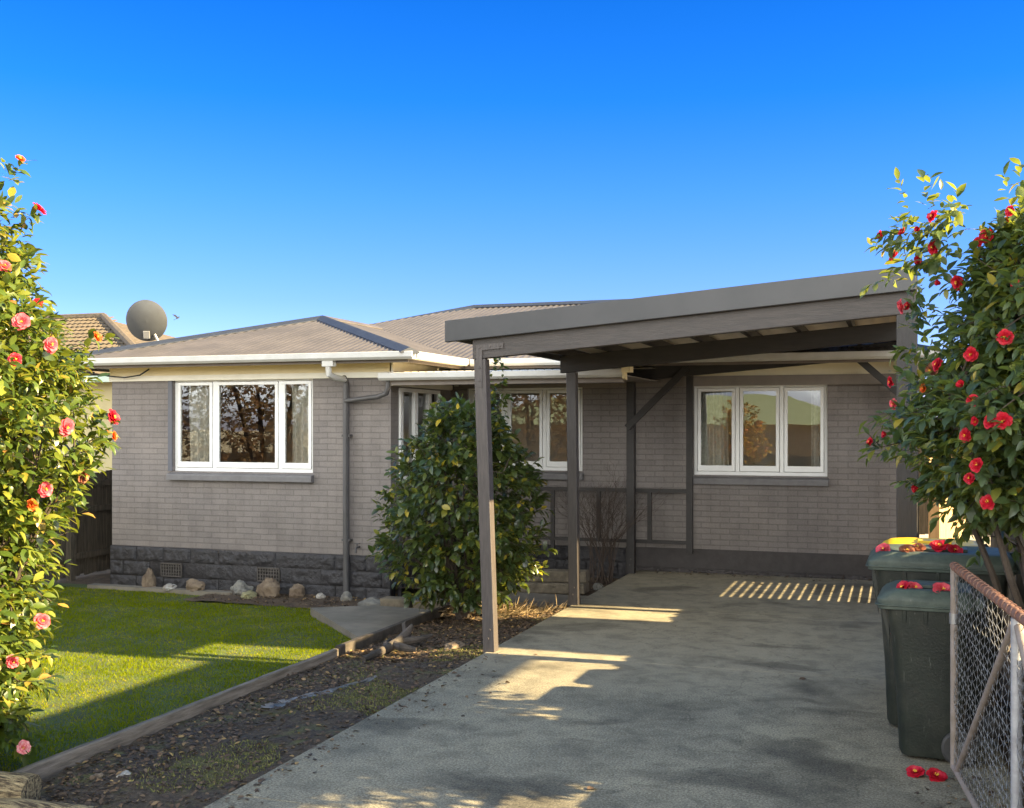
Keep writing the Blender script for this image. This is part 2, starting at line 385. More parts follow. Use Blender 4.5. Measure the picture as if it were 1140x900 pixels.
def flower_mesh(name, seed, petal, stamen, open_=1.0, flat=False):
    r_ = random.Random(seed); mb = MB()
    layers = [(8, 1.25*open_, .055), (7, .9*open_, .05), (6, .55*open_, .042), (4, .25*open_, .03)]
    for li, (n, tilt, ln) in enumerate(layers):
        for k in range(n):
            a = 2*math.pi*(k + .5*li)/n + r_.uniform(-.15, .15); tl = tilt + r_.uniform(-.18, .18); l = ln*r_.uniform(.85, 1.12); w = l*.52
            M = Matrix.Rotation(a, 4, 'Z') @ Matrix.Rotation(tl, 4, 'Y')
            vs = []; fs = []
            for i in range(5):
                t = i/4; ww = w*(.35 + 1.25*t*(1.25-t)) if i < 4 else w*.62
                for j in (-1, -.5, 0, .5, 1):
                    cup = -.25*w*(j*j) + .0
                    curl = .35*l*t*t*(.8 if flat else .55)
                    vs.append((curl + cup + r_.uniform(-.0012, .0012), ww*j, l*t*(1 - (.1*abs(j) if i == 4 else 0))))
            for i in range(4):
                for j in range(4): fs.append((i*5+j, i*5+j+1, (i+1)*5+j+1, (i+1)*5+j))
            mb.slot = 0; mb.add(vs, fs, M)
    mb.slot = 1
    for k in range(14):
        a = r_.uniform(0, 6.28); q = r_.uniform(0, .009)
        p = Vector((math.cos(a)*q, math.sin(a)*q, .004)); mb.tube([p, p*1.25 + Vector((0, 0, .022))], [.0009, .0018], 4)
    me = bpy.data.meshes.new(name); me.from_pydata(mb.v, [], mb.f)
    me.materials.append(petal); me.materials.append(stamen); me.polygons.foreach_set('material_index', mb.m)
    me.polygons.foreach_set('use_smooth', [True]*len(mb.f)); me.update(); return me
def petal_mat(name, c1, c2, trans=.35):
    m, nt, bs = nodes(name); out = nt.nodes['Material Output']
    tc = N(nt, 'ShaderNodeTexCoord')
    c = ramp(nt, noise_tex(nt, 55, 4, vec=tc.outputs['Object']), [(.35, c1), (.65, c2)])
    nt.links.new(c, bs.inputs['Base Color']); bs.inputs['Roughness'].default_value = .55
    t = N(nt, 'ShaderNodeBsdfTranslucent'); nt.links.new(c, t.inputs['Color'])
    mx = N(nt, 'ShaderNodeMixShader'); mx.inputs[0].default_value = trans
    nt.links.new(bs.outputs[0], mx.inputs[1]); nt.links.new(t.outputs[0], mx.inputs[2]); nt.links.new(mx.outputs[0], out.inputs[0])
    return m
PRED = petal_mat('petal_red', (.62, .012, .03), (.5, .01, .04))
PPINK = petal_mat('petal_pink', (.72, .06, .1), (.75, .14, .17))
PPALE = petal_mat('petal_pale', (.72, .1, .14), (.85, .5, .5))
PSUNLIT = petal_mat('petal_sunlit', (.75, .08, .03), (.7, .18, .02))  # orange-red puts sunlight on the bloom into its base colour
PBRWN = petal_mat('petal_faded', (.4, .13, .07), (.25, .09, .05))
STAM = mat('stamen', (.8, .5, .06), (.7, .4, .05), 30, .6)
FM = {'bud': [flower_mesh('bud_bloom', 20+i, PRED, STAM, .3+.15*i) for i in range(2)],
      'red': [flower_mesh('red_bloom', i, PRED, STAM, .9+.1*i) for i in range(3)],
      'pink': [flower_mesh('pink_bloom', 5+i, PPINK, STAM, 1+.1*i) for i in range(2)],
      'pale': [flower_mesh('pale_bloom', 9, PPALE, STAM, 1.05)],
      'orange': [flower_mesh('sunlit_bloom', 12, PSUNLIT, STAM, .8)],
      'faded': [flower_mesh('faded_bloom', 15, PBRWN, STAM, 1.25, True)]}
def flower(kind_, p, look, size, parent=None, seed=0, name='flower', spin=0):
    o = link(bpy.data.objects.new(name, FM[kind_][seed % len(FM[kind_])])); o.location = p
    o.rotation_euler = Vector(look).normalized().to_track_quat('Z', 'Y').to_euler(); o.rotation_euler.rotate_axis('Z', spin)
    o.scale = (size,)*3
    if parent is not None: under(o, parent)
    return o

CAM_LEAF = [(0, (.028, .05, .015)), (.45, (.05, .085, .02)), (.75, (.085, .12, .025)), (.9, (.16, .17, .03)), (.97, (.34, .24, .035)), (1, (.45, .3, .04))]
LEAF_L = leaf_mat('camellia_leaf_sunny', [(0, (.022, .042, .01)), (.4, (.05, .085, .015)), (.72, (.10, .135, .022)), (.93, (.19, .2, .035)), (.985, (.3, .2, .04)), (1, (.36, .14, .05))], .34, .32, (.42, .46, .05))
LEAF_R = leaf_mat('camellia_leaf_right', [(0, (.03, .055, .03)), (.5, (.05, .085, .035)), (.8, (.09, .13, .035)), (.95, (.17, .18, .035)), (1, (.36, .27, .04))], .36, .38, (.5, .55, .06))
LEAF_M = leaf_mat('camellia_leaf_bush', [(0, (.02, .036, .014)), (.45, (.036, .06, .02)), (.78, (.07, .095, .025)), (.93, (.13, .15, .03)), (.97, (.26, .22, .03)), (1, (.5, .36, .04))], .28, .3, (.4, .45, .05))
LEAF_A = leaf_mat('autumn_leaf', [(0, (.07, .04, .025)), (.5, (.13, .07, .042)), (.8, (.18, .11, .06)), (1, (.2, .16, .07))], .6, .35, (.5, .3, .08))
LEAF_O = leaf_mat('golden_leaf', [(0, (.12, .11, .02)), (.4, (.3, .2, .03)), (.75, (.5, .28, .05)), (1, (.6, .16, .08))], .4, .4, (.6, .4, .06))
LEAF_G = leaf_mat('hedge_leaf', [(0, (.03, .05, .015)), (1, (.08, .11, .03))], .5, .3)
# ------------------------------------------------------------------ setting: ground
def sheet(name, poly, z, m, zf=None):
    mb = MB(); n = len(poly)
    mb.add([(p[0], p[1], zf(p[0], p[1]) if zf else z) for p in poly], [tuple(range(n))])
    return kind(mb.build(name, m), 'structure')
def grid(name, x0, x1, y0, y1, nx, ny, zf, m, smooth=True):
    xs = np.linspace(x0, x1, nx+1); ys = np.linspace(y0, y1, ny+1)
    V = np.array([(x, y, zf(x, y)) for y in ys for x in xs]); w = nx+1
    F = np.array([(j*w+i, j*w+i+1, (j+1)*w+i+1, (j+1)*w+i) for j in range(ny) for i in range(nx)])
    return kind(raw_mesh(name, V, F, m, None, None, smooth), 'structure')
sheet('ground', [(-500, -500), (500, -500), (500, 500), (-500, 500)], -.5, GROUND)
def lawn_z(x, y):
    k = min(max((y-5)/8.4, 0), 1); return -.13 - .16*k + .012*noise.noise(Vector((x*.9, y*.9, 0)))
grid('lawn', -11.9, -5.03, 1.5, 13.45, 46, 80, lawn_z, TURF)
def bed_z(x, y):
    e = min(1, max(0, (x+5.0)/1.48)); base = -.13 + .10*e
    return base + .03*noise.noise(Vector((x*2.2, y*2.2, 3))) + .018*noise.noise(Vector((x*7, y*7, 1)))
grid('garden_bed', -4.99, -3.49, .5, 12.32, 60, 420, bed_z, BED)
def bed2_z(x, y): return -.13 + .025*noise.noise(Vector((x*3, y*3, 5)))
grid('porch_bed', -6.36, -3.5, 13.62, 15.48, 60, 40, bed2_z, SOIL)
grid('plinth_bed', -8.9, -5.0, 12.46, 13.36, 90, 24, lambda x, y: -.25 + .03*noise.noise(Vector((x*3, y*3, 8))) + .012*noise.noise(Vector((x*9, y*9, 8))), SOIL)
# driveway: four pours with real joints between them
mb = MB(); ys = [-3, 1.2, 5.34, 9.46, 12.25, 15.5]
for a, b in zip(ys, ys[1:]):
    mb.box((-3.52, a+.004, -.45), (.62, b-.004, 0))
kind(mb.build('driveway', CONC, bevel=.002), 'structure')
mb = MB(); mb.prism([(-5.06, 10.2), (-5.06, 12.33), (-3.54, 12.33), (-3.54, 13.6), (-6.2, 13.6), (-6.2, 12.45), (-6.75, 12.05)][:2] + [(-6.1, 12.42), (-6.75, 12.0)], -.5, -.165, 'z')
kind(mb.build('path', PATH), 'structure')
mb = MB(); mb.box((-5.06, 12.335, -.5), (-3.53, 13.6, -.1)); kind(mb.build('footpath', PATH), 'structure')
grid('side_verge', .63, 6, -3, 21, 40, 160, lambda x, y: -.03 + .02*noise.noise(Vector((x*3, y*3, 2))), SOIL)
mb = MB(); mb.box((-10.95, 13.06, -.45), (-8.55, 13.22, -.225)); kind(mb.build('mowing_strip', PATH), 'structure')
sheet('road', [(-60, -13), (60, -13), (60, -5), (-60, -5)], -.46, ASPH)
grid('side_ground', -12.4, -10.87, 13.452, 25, 20, 120, lambda x, y: -.3 + .03*noise.noise(Vector((x*2, y*2, 2))), SOIL)
# grass blades
def in_path(x, y):
    return (x > -6.75 + (y-12)*-.0) & (y > 10.2) & ((y-12.0) > (x+6.75)*(10.2-12.0)/(1.69)) & (y < 12.5)
nb = 230000
gx = rng.uniform(-11.85, -5.035, nb); gy = 4.6 + (13.1-4.6)*rng.uniform(0, 1, nb)**1.25
k = ~in_path(gx, gy) & ~((gx > -8.9) & (gy > 12.5)) 
thin = np.array([noise.noise(Vector((a*1.7, b*1.7, 4))) for a, b in zip(gx, gy)]); k &= rng.uniform(0, 1, nb) < (.85 + .6*thin)
gx, gy, thin = gx[k], gy[k], thin[k]; nb = len(gx)
gz = np.array([lawn_z(a, b) for a, b in zip(gx, gy)])
hgt = rng.uniform(.009, .027, nb)*(1 + .5*thin)*np.where(rng.uniform(0, 1, nb) < .03, 1.7, 1); w = rng.uniform(.0022, .0042, nb)*(1 + (gy-4)*.09); th = rng.uniform(0, 6.28, nb)
dx, dy = np.cos(th)*w, np.sin(th)*w; lx, ly = rng.normal(0, .016, nb), rng.normal(0, .016, nb)
V = np.stack([np.stack([gx-dx, gy-dy, gz-.004], 1), np.stack([gx+dx, gy+dy, gz-.004], 1), np.stack([gx+lx, gy+ly, gz+hgt], 1)], 1).reshape(-1, 3)
F = np.arange(nb*3).reshape(-1, 3)
GRASS = leaf_mat('grass_blade', [(0, (.06, .1, .003)), (.5, (.13, .17, .002)), (.85, (.21, .225, .003)), (1, (.32, .26, .03))], .65, .45, (.46, .48, .002))
GRASS.node_tree.nodes['Principled BSDF'].inputs['Specular IOR Level'].default_value = .12
fine_ = np.array([noise.noise(Vector((a*5, b*5, 7))) for a, b in zip(gx, gy)])
patch = np.clip(rng.uniform(0, 1, nb)*.7 + .3*fine_ + .12 + .35*(thin < -.1)*rng.uniform(0, 1, nb), 0, 1)
o = raw_mesh('grass', V, F, GRASS, None, np.repeat(patch, 3), False); kind(o, 'stuff'); o['label'] = 'short green lawn grass in front of the brick house'

# litter of bark and dead leaves on the bed
def litter(name, label, areas, material, seed, L=(.02, .06), wr=.3, lay=.25):
    r_ = np.random.default_rng(seed); Ps = []
    for (x0, x1, y0, y1, n, zf) in areas:
        x = r_.uniform(x0, x1, n); y = r_.uniform(y0, y1, n); z = np.array([zf(a, b) for a, b in zip(x, y)]) + .006
        Ps.append(np.stack([x, y, z], 1))
    P = np.concatenate(Ps); n = len(P); th = r_.uniform(0, 6.28, n)
    D = unit(np.stack([np.cos(th), np.sin(th), r_.normal(.05, .25, n)], 1)); Nn = unit(np.array([0, 0, 1.]) + r_.normal(0, lay, (n, 3)))
    Ls = r_.uniform(*L, n); V, F = leaf_arrays(P, D, Nn, Ls, Ls*wr)
    o = raw_mesh(name, V, F, material, None, np.repeat(r_.uniform(0, 1, n), len(LT))); kind(o, 'stuff'); o['label'] = label; return o
LIT = leaf_mat('dead_leaf', [(0, (.03, .02, .014)), (.45, (.07, .043, .028)), (.8, (.125, .075, .043)), (.94, (.2, .13, .07)), (1, (.4, .25, .08))], .75, .12, (.3, .2, .08))
litter('leaf_litter', 'brown bark chips and dead leaves over the garden bed',
       [(-4.97, -3.55, 4.6, 9.4, 3200, bed_z), (-4.97, -4.3, 4.6, 9.6, 2200, bed_z), (-4.95, -3.55, 9.2, 12.3, 7000, bed_z), (-6.3, -3.55, 13.65, 15.4, 1500, bed2_z),
        (-8.8, -5.1, 12.5, 13.3, 1300, lambda x, y: -.24), (.64, .95, 4.0, 9, 900, lambda x, y: -.02), (-3.5, -3.36, 4.6, 9.5, 130, lambda x, y: 0), (-3.4, -2.9, 4.6, 9.5, 45, lambda x, y: 0), (-3.5, .5, 15.2, 15.46, 160, lambda x, y: 0), (.1, .6, 6.2, 7.1, 60, lambda x, y: 0)], LIT, 21, (.014, .05))
MOSSB = leaf_mat('moss_tuft', [(0, (.06, .065, .02)), (.6, (.12, .12, .035)), (1, (.22, .2, .07))], .8, .2)
r_ = np.random.default_rng(3); n = 16000
x = -3.52 - np.abs(r_.normal(0, .5, n)); y = r_.uniform(4.6, 10.5, n); kk = (x > -4.9)
kk &= np.array([noise.noise(Vector((a*1.6, b*1.1, 9))) for a, b in zip(x, y)]) > .12
x, y = x[kk], y[kk]; n = len(x); z = np.array([bed_z(a, b) for a, b in zip(x, y)])
D = unit(r_.normal(0, .7, (n, 3)) + np.array([0, 0, .8])); V, F = leaf_arrays(np.stack([x, y, z], 1), D, unit(r_.normal(0, 1, (n, 3))), r_.uniform(.012, .03, n), r_.uniform(.002, .004, n))
o = kind(raw_mesh('moss', V, F, MOSSB, None, np.repeat(r_.uniform(0, 1, n), len(LT))), 'stuff'); o['label'] = 'thin moss and weeds along the driveway edge of the bed'
r_ = np.random.default_rng(9); n = 1500
x = r_.uniform(-5.0, -3.55, n); y = 12.0 + r_.normal(0, .16, n) - .0*(x+4); z = np.full(n, -.1) + r_.uniform(0, .06, n)
D = unit(np.stack([r_.normal(1, .6, n), r_.normal(0, .6, n), r_.normal(.15, .35, n)], 1))
V, F = leaf_arrays(np.stack([x, y, z], 1), D, unit(r_.normal(0, 1, (n, 3))), r_.uniform(.08, .22, n), r_.uniform(.0025, .006, n))
STRAW = leaf_mat('dry_straw', [(0, (.16, .11, .06)), (1, (.34, .25, .14))], .8, .15, (.4, .3, .15))
o = kind(raw_mesh('straw', V, F, STRAW, None, np.repeat(r_.uniform(0, 1, n), len(LT))), 'stuff'); o['label'] = 'dry straw mulch under the green shrub'

# ------------------------------------------------------------------ house
HOUSE = thing('brick_house', 'single storey grey painted brick house with taupe corrugated roof and white windows', 'house', (-6, 16, -.3))
def wall_x(mb, x0, x1, z0, z1, y, t, holes):
    """wall in the XZ plane with its outside face at y, thickness towards +y"""
    xs = sorted({x0, x1, *[h[0] for h in holes], *[h[1] for h in holes]}); zs = sorted({z0, z1, *[h[2] for h in holes], *[h[3] for h in holes]})
    for a, b in zip(xs, xs[1:]):
        for c, d in zip(zs, zs[1:]):
            if any(h[0] <= a and b <= h[1] and h[2] <= c and d <= h[3] for h in holes): continue
            mb.box((a, y, c), (b, y+t, d))
def wall_y(mb, y0, y1, z0, z1, x, t, holes):
    ys_ = sorted({y0, y1, *[h[0] for h in holes], *[h[1] for h in holes]}); zs = sorted({z0, z1, *[h[2] for h in holes], *[h[3] for h in holes]})
    for a, b in zip(ys_, ys_[1:]):
        for c, d in zip(zs, zs[1:]):
            if any(h[0] <= a and b <= h[1] and h[2] <= c and d <= h[3] for h in holes): continue
            mb.box((x-t, a, c), (x, b, d))
ZF, ZT = .305, 2.72
LW = (-9.80, -7.54, 1.40, 2.715); MW = (-6.1, -4.31, 1.39, 2.62); RW = (-2.70, -.894, 1.36, 2.62); SW = (13.72, 15.1, 1.30, 2.56)
mb = MB()
wall_x(mb, -10.85, -6.37, ZF, ZT, 13.47, .2, [LW])
wall_y(mb, 13.67, 15.56, ZF, ZT, -6.37, .2, [SW])
wall_x(mb, -6.37, 0, ZF, ZT, 15.56, .2, [MW, RW])
wpart(mb, 'wall', BRICK, HOUSE)
mb = MB(); mb.box((-10.85, 13.67, ZF), (-10.65, 24, ZT)); mb.box((-10.65, 23.8, ZF), (0, 24, ZT)); mb.box((-.2, 15.76, ZF), (0, 23.8, ZT))
wpart(mb, 'rear_wall', BRICK, HOUSE)
mb = MB()
for z in (.2, 2.6): mb.box((-10.6, 13.7, z), (-6.6, 15.8, z+.1)); mb.box((-10.6, 15.8, z), (-.5, 23.7, z+.1))
mb.box((-10.6, 17.2, .301), (-.5, 17.3, 2.599)); mb.box((-6.62, 15.82, .301), (-6.56, 17.19, 2.599))
wpart(mb, 'interior', ROOMW, HOUSE)
# rock-faced foundation: blocks in three courses, faces broken by noise
def rockface(mb, x0, x1, z0, z1, y, bw, course, seed, skip=()):
    r_ = random.Random(seed); nz = max(1, round((z1-z0)/course)); ch = (z1-z0)/nz
    mb.box((x0, y+.012, z0), (x1, y+.16, z1))
    for j in range(nz):
        x = x0 - (bw*.5 if j % 2 else 0)
        while x < x1:
            a, b = max(x, x0)+.006, min(x+bw, x1)-.006; x += bw
            if b-a < .05: continue
            if any(s[2] == j and a < s[1] and b > s[0] for s in skip): continue
            nx, nz_ = max(3, int((b-a)/.022)), 8; vs = []; fs = []; c, d = z0+j*ch+.006, z0+(j+1)*ch-.006; sd = r_.uniform(0, 99)
            for q in range(nz_+1):
                for p in range(nx+1):
                    u, v = p/nx, q/nz_; e = min(u*(b-a), (1-u)*(b-a), v*(d-c), (1-v)*(d-c)); k = min(1, e/.025)
                    n_ = noise.noise(Vector((u*(b-a)*9+sd, v*(d-c)*11, sd))) + .6*noise.noise(Vector((u*(b-a)*24, v*(d-c)*26+sd, 1)))
                    vs.append((a+u*(b-a), y+.008 - k*(.018 + .028*n_), c+v*(d-c)))
            w_ = nx+1
            for q in range(nz_):
                for p in range(nx): fs.append((q*w_+p, q*w_+p+1, (q+1)*w_+p+1, (q+1)*w_+p))
            mb.add(vs, fs)
VENT = mat('vent_dark', (.075, .065, .06), (.05, .044, .04), 8, .6)
VENTS = [(-9.99, -9.58), (-8.42, -7.98)]
mb = MB(); rockface(mb, -10.86, -6.36, -.32, ZF-.003, 13.43, .46, .21, 4, [(a, b, 1) for a, b in VENTS])
PL = wpart(mb, 'foundation', STONE, HOUSE, smooth=True, angle=0)
mb = MB(); rockface(mb, -6.3, -3.66, -.3, ZF-.003, 15.50, .46, .21, 6)
wpart(mb, 'foundation', STONE, HOUSE, smooth=True, angle=0)
mb = MB(); mb.box((-3.66, 15.515, .06), (.03, 15.6, ZF+.02)); rockface(mb, -3.66, .03, -.1, .057, 15.50, .5, .16, 8)
wpart(mb, 'foundation', mat('charcoal_render', (.05, .043, .043), (.035, .03, .03), 8, .7, .5, 30), HOUSE)
mb = MB(); mb.box((-6.365, 13.67, -.3), (-6.31, 15.5, ZF-.003)); wpart(mb, 'foundation', STONE, HOUSE)
for a, b in VENTS:
    mb = MB(); m_ = (a+b)/2; z0, z1 = -.105, .09
    mb.box((m_-.17, 13.405, z0), (m_+.17, 13.44, z0+.018)); mb.box((m_-.17, 13.405, z1-.018), (m_+.17, 13.44, z1))
    for i in range(9): x = m_-.17+.0425*i; mb.box((x-.008, 13.408, z0+.018), (x+.008, 13.435, z1-.018))
    for i in range(1, 4): z = z0+(z1-z0)*i/4; mb.box((m_-.17, 13.411, z-.007), (m_+.17, 13.432, z+.007))
    wpart(mb, 'vent', VENT, HOUSE)
# frieze, soffit
mb = MB(); mb.box((-10.87, 13.44, ZT+.002), (-6.35, 13.47, 2.90)); wpart(mb, 'frieze', CREAM, HOUSE)
mb = MB(); mb.box((-10.87, 13.425, ZT-.03), (-6.35, 13.468, ZT+.045)); wpart(mb, 'frieze_bead', OFFW, HOUSE)
mb = MB(); mb.box((-6.37, 13.44, 2.58), (-6.325, 15.5, 2.90)); mb.box((-6.325, 13.5, 2.585), (-6.29, 15.45, 2.65)); wpart(mb, 'side_frieze', OFFW, HOUSE)
mb = MB(); mb.box((-6.30, 15.52, 2.64), (.02, 15.556, 2.90)); wpart(mb, 'frieze', mat('pale_cream', (.72, .66, .5), (.66, .6, .45), 3, .5), HOUSE)
mb = MB()
mb.box((-11.3, 13.0, 2.898), (-5.92, 13.47, 2.915)); mb.box((-6.36, 13.47, 2.898), (-5.92, 14.95, 2.915)); mb.box((-11.3, 13.47, 2.898), (-10.86, 24.4, 2.915))
mb.box((-5.9, 14.95, 2.898), (.45, 15.56, 2.915)); wpart(mb, 'soffit', OFFW, HOUSE)
# dark ledger board over the right-hand windows
mb = MB(); mb.box((-6.2, 15.47, 2.60), (.1, 15.52, 2.735)); wpart(mb, 'head_board', TAUPE, HOUSE)
# gutters: a shallow profile swept along the eaves
GP = [(0, 0), (.015, -.0), (.095, 0), (.125, .03), (.125, .095), (.115, .1), (.1, .095), (.1, .03), (.02, .02), (.0, .1)]
def gutter(mb, p0, p1, out, z):
    p0, p1, out = Vector(p0), Vector(p1), Vector(out)
    r0 = [p0 + out*a + Vector((0, 0, z+b)) for a, b in GP]; r1 = [p1 + out*a + Vector((0, 0, z+b)) for a, b in GP]
    n = len(GP); mb.add(r0+r1, [(i, (i+1) % n, (i+1) % n+n, i+n) for i in range(n)] + [tuple(range(n)), tuple(range(2*n-1, n-1, -1))])
ZE = 2.90
FB = mat('fascia_shadow_board', (.16, .13, .11), (.13, .105, .09), 5, .6)  # brown strip below the gutter stands in for the soffit's shade
mb = MB(); mb.box((-11.32, 12.99, 2.86), (-5.9, 13.02, 2.99)); mb.box((-11.32, 13.02, 2.86), (-11.29, 24.4, 2.99)); mb.box((-5.93, 13.02, 2.86), (-5.9, 14.9, 2.99)); mb.box((-5.93, 14.92, 2.86), (.47, 14.95, 2.99))
wpart(mb, 'fascia', FB, HOUSE)
mb = MB(); gutter(mb, (-11.42, 12.985, 0), (-5.79, 12.985, 0), (0, -1, 0), ZE-.005); G1 = wpart(mb, 'gutter', GUTTER, HOUSE)
mb = MB(); gutter(mb, (-5.895, 13.0, 0), (-5.895, 14.78, 0), (1, 0, 0), ZE-.003); wpart(mb, 'gutter', GUTTER, HOUSE)
mb = MB(); gutter(mb, (-5.76, 14.915, 0), (.5, 14.915, 0), (0, -1, 0), ZE-.005); wpart(mb, 'gutter', GUTTER, HOUSE)
mb = MB(); gutter(mb, (-11.325, 12.9, 0), (-11.325, 24.4, 0), (-1, 0, 0), ZE-.005); wpart(mb, 'gutter', GUTTER, HOUSE)
# downpipes
mb = MB(); mb.box((-7.09, 12.9, 2.82), (-6.93, 13.0, 2.93)); mb.tube([(-7.02, 12.95, 2.83), (-7.02, 12.96, 2.72), (-7.0, 13.1, 2.68), (-6.99, 13.33, 2.665)], .043, 12)
wpart(mb, 'downpipe_outlet', GUTTER, HOUSE, smooth=True)
mb = MB(); mb.tube([(-6.99, 13.31, 2.69), (-6.99, 13.39, 2.62), (-6.99, 13.39, -.28)], .045, 12)
for z in (1.9, .5): mb.box((-7.05, 13.37, z), (-6.93, 13.46, z+.03))
wpart(mb, 'downpipe', PIPE, HOUSE, smooth=True)
mb = MB(); mb.tube([(-6.99, 13.37, 2.38), (-6.45, 13.25, 2.43), (-6.31, 13.2, 2.47), (-6.27, 13.18, 2.56), (-6.27, 13.18, 2.64)], .034, 12); wpart(mb, 'downpipe', PIPE, HOUSE, smooth=True)
# corrugated roof planes, built column by column
PITCH = .2736
def corrugated(mb, cols, h=.0085, thick=.0):
    """cols: list of (p_low, p_high) pairs; z gets a corrugation on top"""
    vs = []; fs = []
    for i, (a, b) in enumerate(cols):
        dz = h*math.sin(i*math.pi/2); vs += [(a[0], a[1], a[2]+dz), (b[0], b[1], b[2]+dz)]
    for i in range(len(cols)-1): fs.append((2*i, 2*i+2, 2*i+3, 2*i+1))
    mb.add(vs, fs)
def frange(a, b, st):
    n = max(1, round((b-a)/st)); return [a+(b-a)*i/n for i in range(n+1)]
STP = .019*1.4
zr = lambda d: 2.985 + PITCH*d
XL, XR, YE, AX, AY = -11.38, -5.82, 12.9, -8.6, 15.68
mb = MB(); cols = []
for x in frange(XL, XR, STP):
    d = min(x-XL, XR-x); cols.append(((x, YE, zr(0)), (x, YE+d, zr(d))))
corrugated(mb, cols); wpart(mb, 'roof', ROOF, HOUSE, smooth=True, angle=0)
# the hip plane facing the carport, down to the valley with the main roof
mb = MB(); cols = []
for y in frange(12.9, 17.8, STP):
    d_hi = min(y-12.9, 2.78); d_lo = max(0, y-14.82)
    if d_hi > d_lo: cols.append(((XR-d_lo, y, zr(d_lo)), (XR-d_hi, y, zr(d_hi))))
corrugated(mb, cols); wpart(mb, 'roof', ROOF, HOUSE, smooth=True, angle=0)
mb = MB(); cols = []
for y in frange(12.9, 24.4, STP*1.5):
    d = min(y-12.9, 2.78); cols.append(((XL, y, zr(0)), (XL+d, y, zr(d))))
corrugated(mb, cols); wpart(mb, 'roof', ROOF, HOUSE, smooth=True, angle=0)
# main roof, front slope
YM, YR, ZR = 14.82, 19.5, zr(4.68)
mb = MB(); cols = []
for x in frange(-11.6, .45, STP):
    top = 4.68
    if x < -7.5: top = 4.68*(x+11.6+.6)/(4.1+.6)
    if x > -4.5: top = 4.68*(.45-x)/4.95
    lo = 0
    if x < XR: lo = min(XR-x, 2.78) if x > AX else 2.78
    if top > lo: cols.append(((x, YM+lo, zr(lo)), (x, YM+top, zr(top))))
corrugated(mb, cols); wpart(mb, 'roof', ROOF, HOUSE, smooth=True, angle=0)
mb = MB()
mb.add([(.45, YM, zr(0)), (.45, 24.4, zr(0)), (-4.5, YR, ZR)], [(0, 1, 2)]); mb.add([(-11.6, 24.4, zr(0)), (.45, 24.4, zr(0)), (-4.5, YR, ZR-.002), (-7.5, YR, ZR-.002)], [(0, 1, 2, 3)])
mb.add([(-11.6, 24.4, zr(0)), (-11.6, 17, zr(.6)), (-7.5, YR, ZR-.004)], [(0, 1, 2)])
wpart(mb, 'roof', ROOF, HOUSE)
def cap(mb, a, b, w=.13, lift=.02):
    a, b = Vector(a), Vector(b); d = (b-a).normalized(); s_ = d.cross(Vector((0, 0, 1))).normalized()
    pr = [(-w, -.045), (-w, -.03), (-.03, .018), (0, .03), (.03, .018), (w, -.03), (w, -.045)]
    r0 = [a + s_*p + Vector((0, 0, q+lift)) for p, q in pr]; r1 = [b + s_*p + Vector((0, 0, q+lift)) for p, q in pr]
    n = len(pr); mb.add(r0+r1, [(i, i+1, i+1+n, i+n) for i in range(n-1)] + [tuple(range(n)), tuple(range(2*n-1, n-1, -1))])
mb = MB(); cap(mb, (XR-.02, YE+.02, zr(0)+.01), (AX, AY, zr(2.78))); cap(mb, (XL+.02, YE+.02, zr(0)+.01), (AX, AY, zr(2.78)))
wpart(mb, 'hip_cap', RIDGE, HOUSE)
mb = MB(); cap(mb, (AX, AY+.03, zr(2.78)), (AX, 17.6, zr(2.78))); wpart(mb, 'ridge_cap', ROOF, HOUSE)
mb = MB(); cap(mb, (-7.5, YR, ZR), (-4.5, YR, ZR)); cap(mb, (-7.5, YR, ZR), (-10.1, 17.5, zr(2.12))); cap(mb, (-4.5, YR, ZR), (.43, YM+.02, zr(0))); wpart(mb, 'ridge_cap', RIDGE, HOUSE)
# porch roof in the corner
mb = MB(); cols = []
for x in frange(-6.3, -3.14, STP): cols.append(((x, 13.2, 2.74), (x, 15.5, 2.86)))
corrugated(mb, cols); wpart(mb, 'porch_roof', ZINC, HOUSE, smooth=True, angle=0)
mb = MB(); gutter(mb, (-6.36, 13.18, 0), (-3.12, 13.18, 0), (0, -1, 0), 2.635); wpart(mb, 'porch_gutter', GUTTER, HOUSE)
mb = MB(); mb.prism([(13.18, 2.6), (13.03, 2.62), (13.03, 2.75), (13.18, 2.75)], -3.118, -3.09, 'x'); mb.box((-3.12, 13.0, 2.69), (-3.02, 13.2, 2.76)); wpart(mb, 'gutter_end', CREAM, HOUSE)
mb = MB(); mb.box((-6.30, 13.19, 2.575), (-3.14, 13.235, 2.70)); mb.box((-6.3, 13.235, 2.655), (-3.14, 15.46, 2.67)); wpart(mb, 'porch_beam', TAUPE, HOUSE)
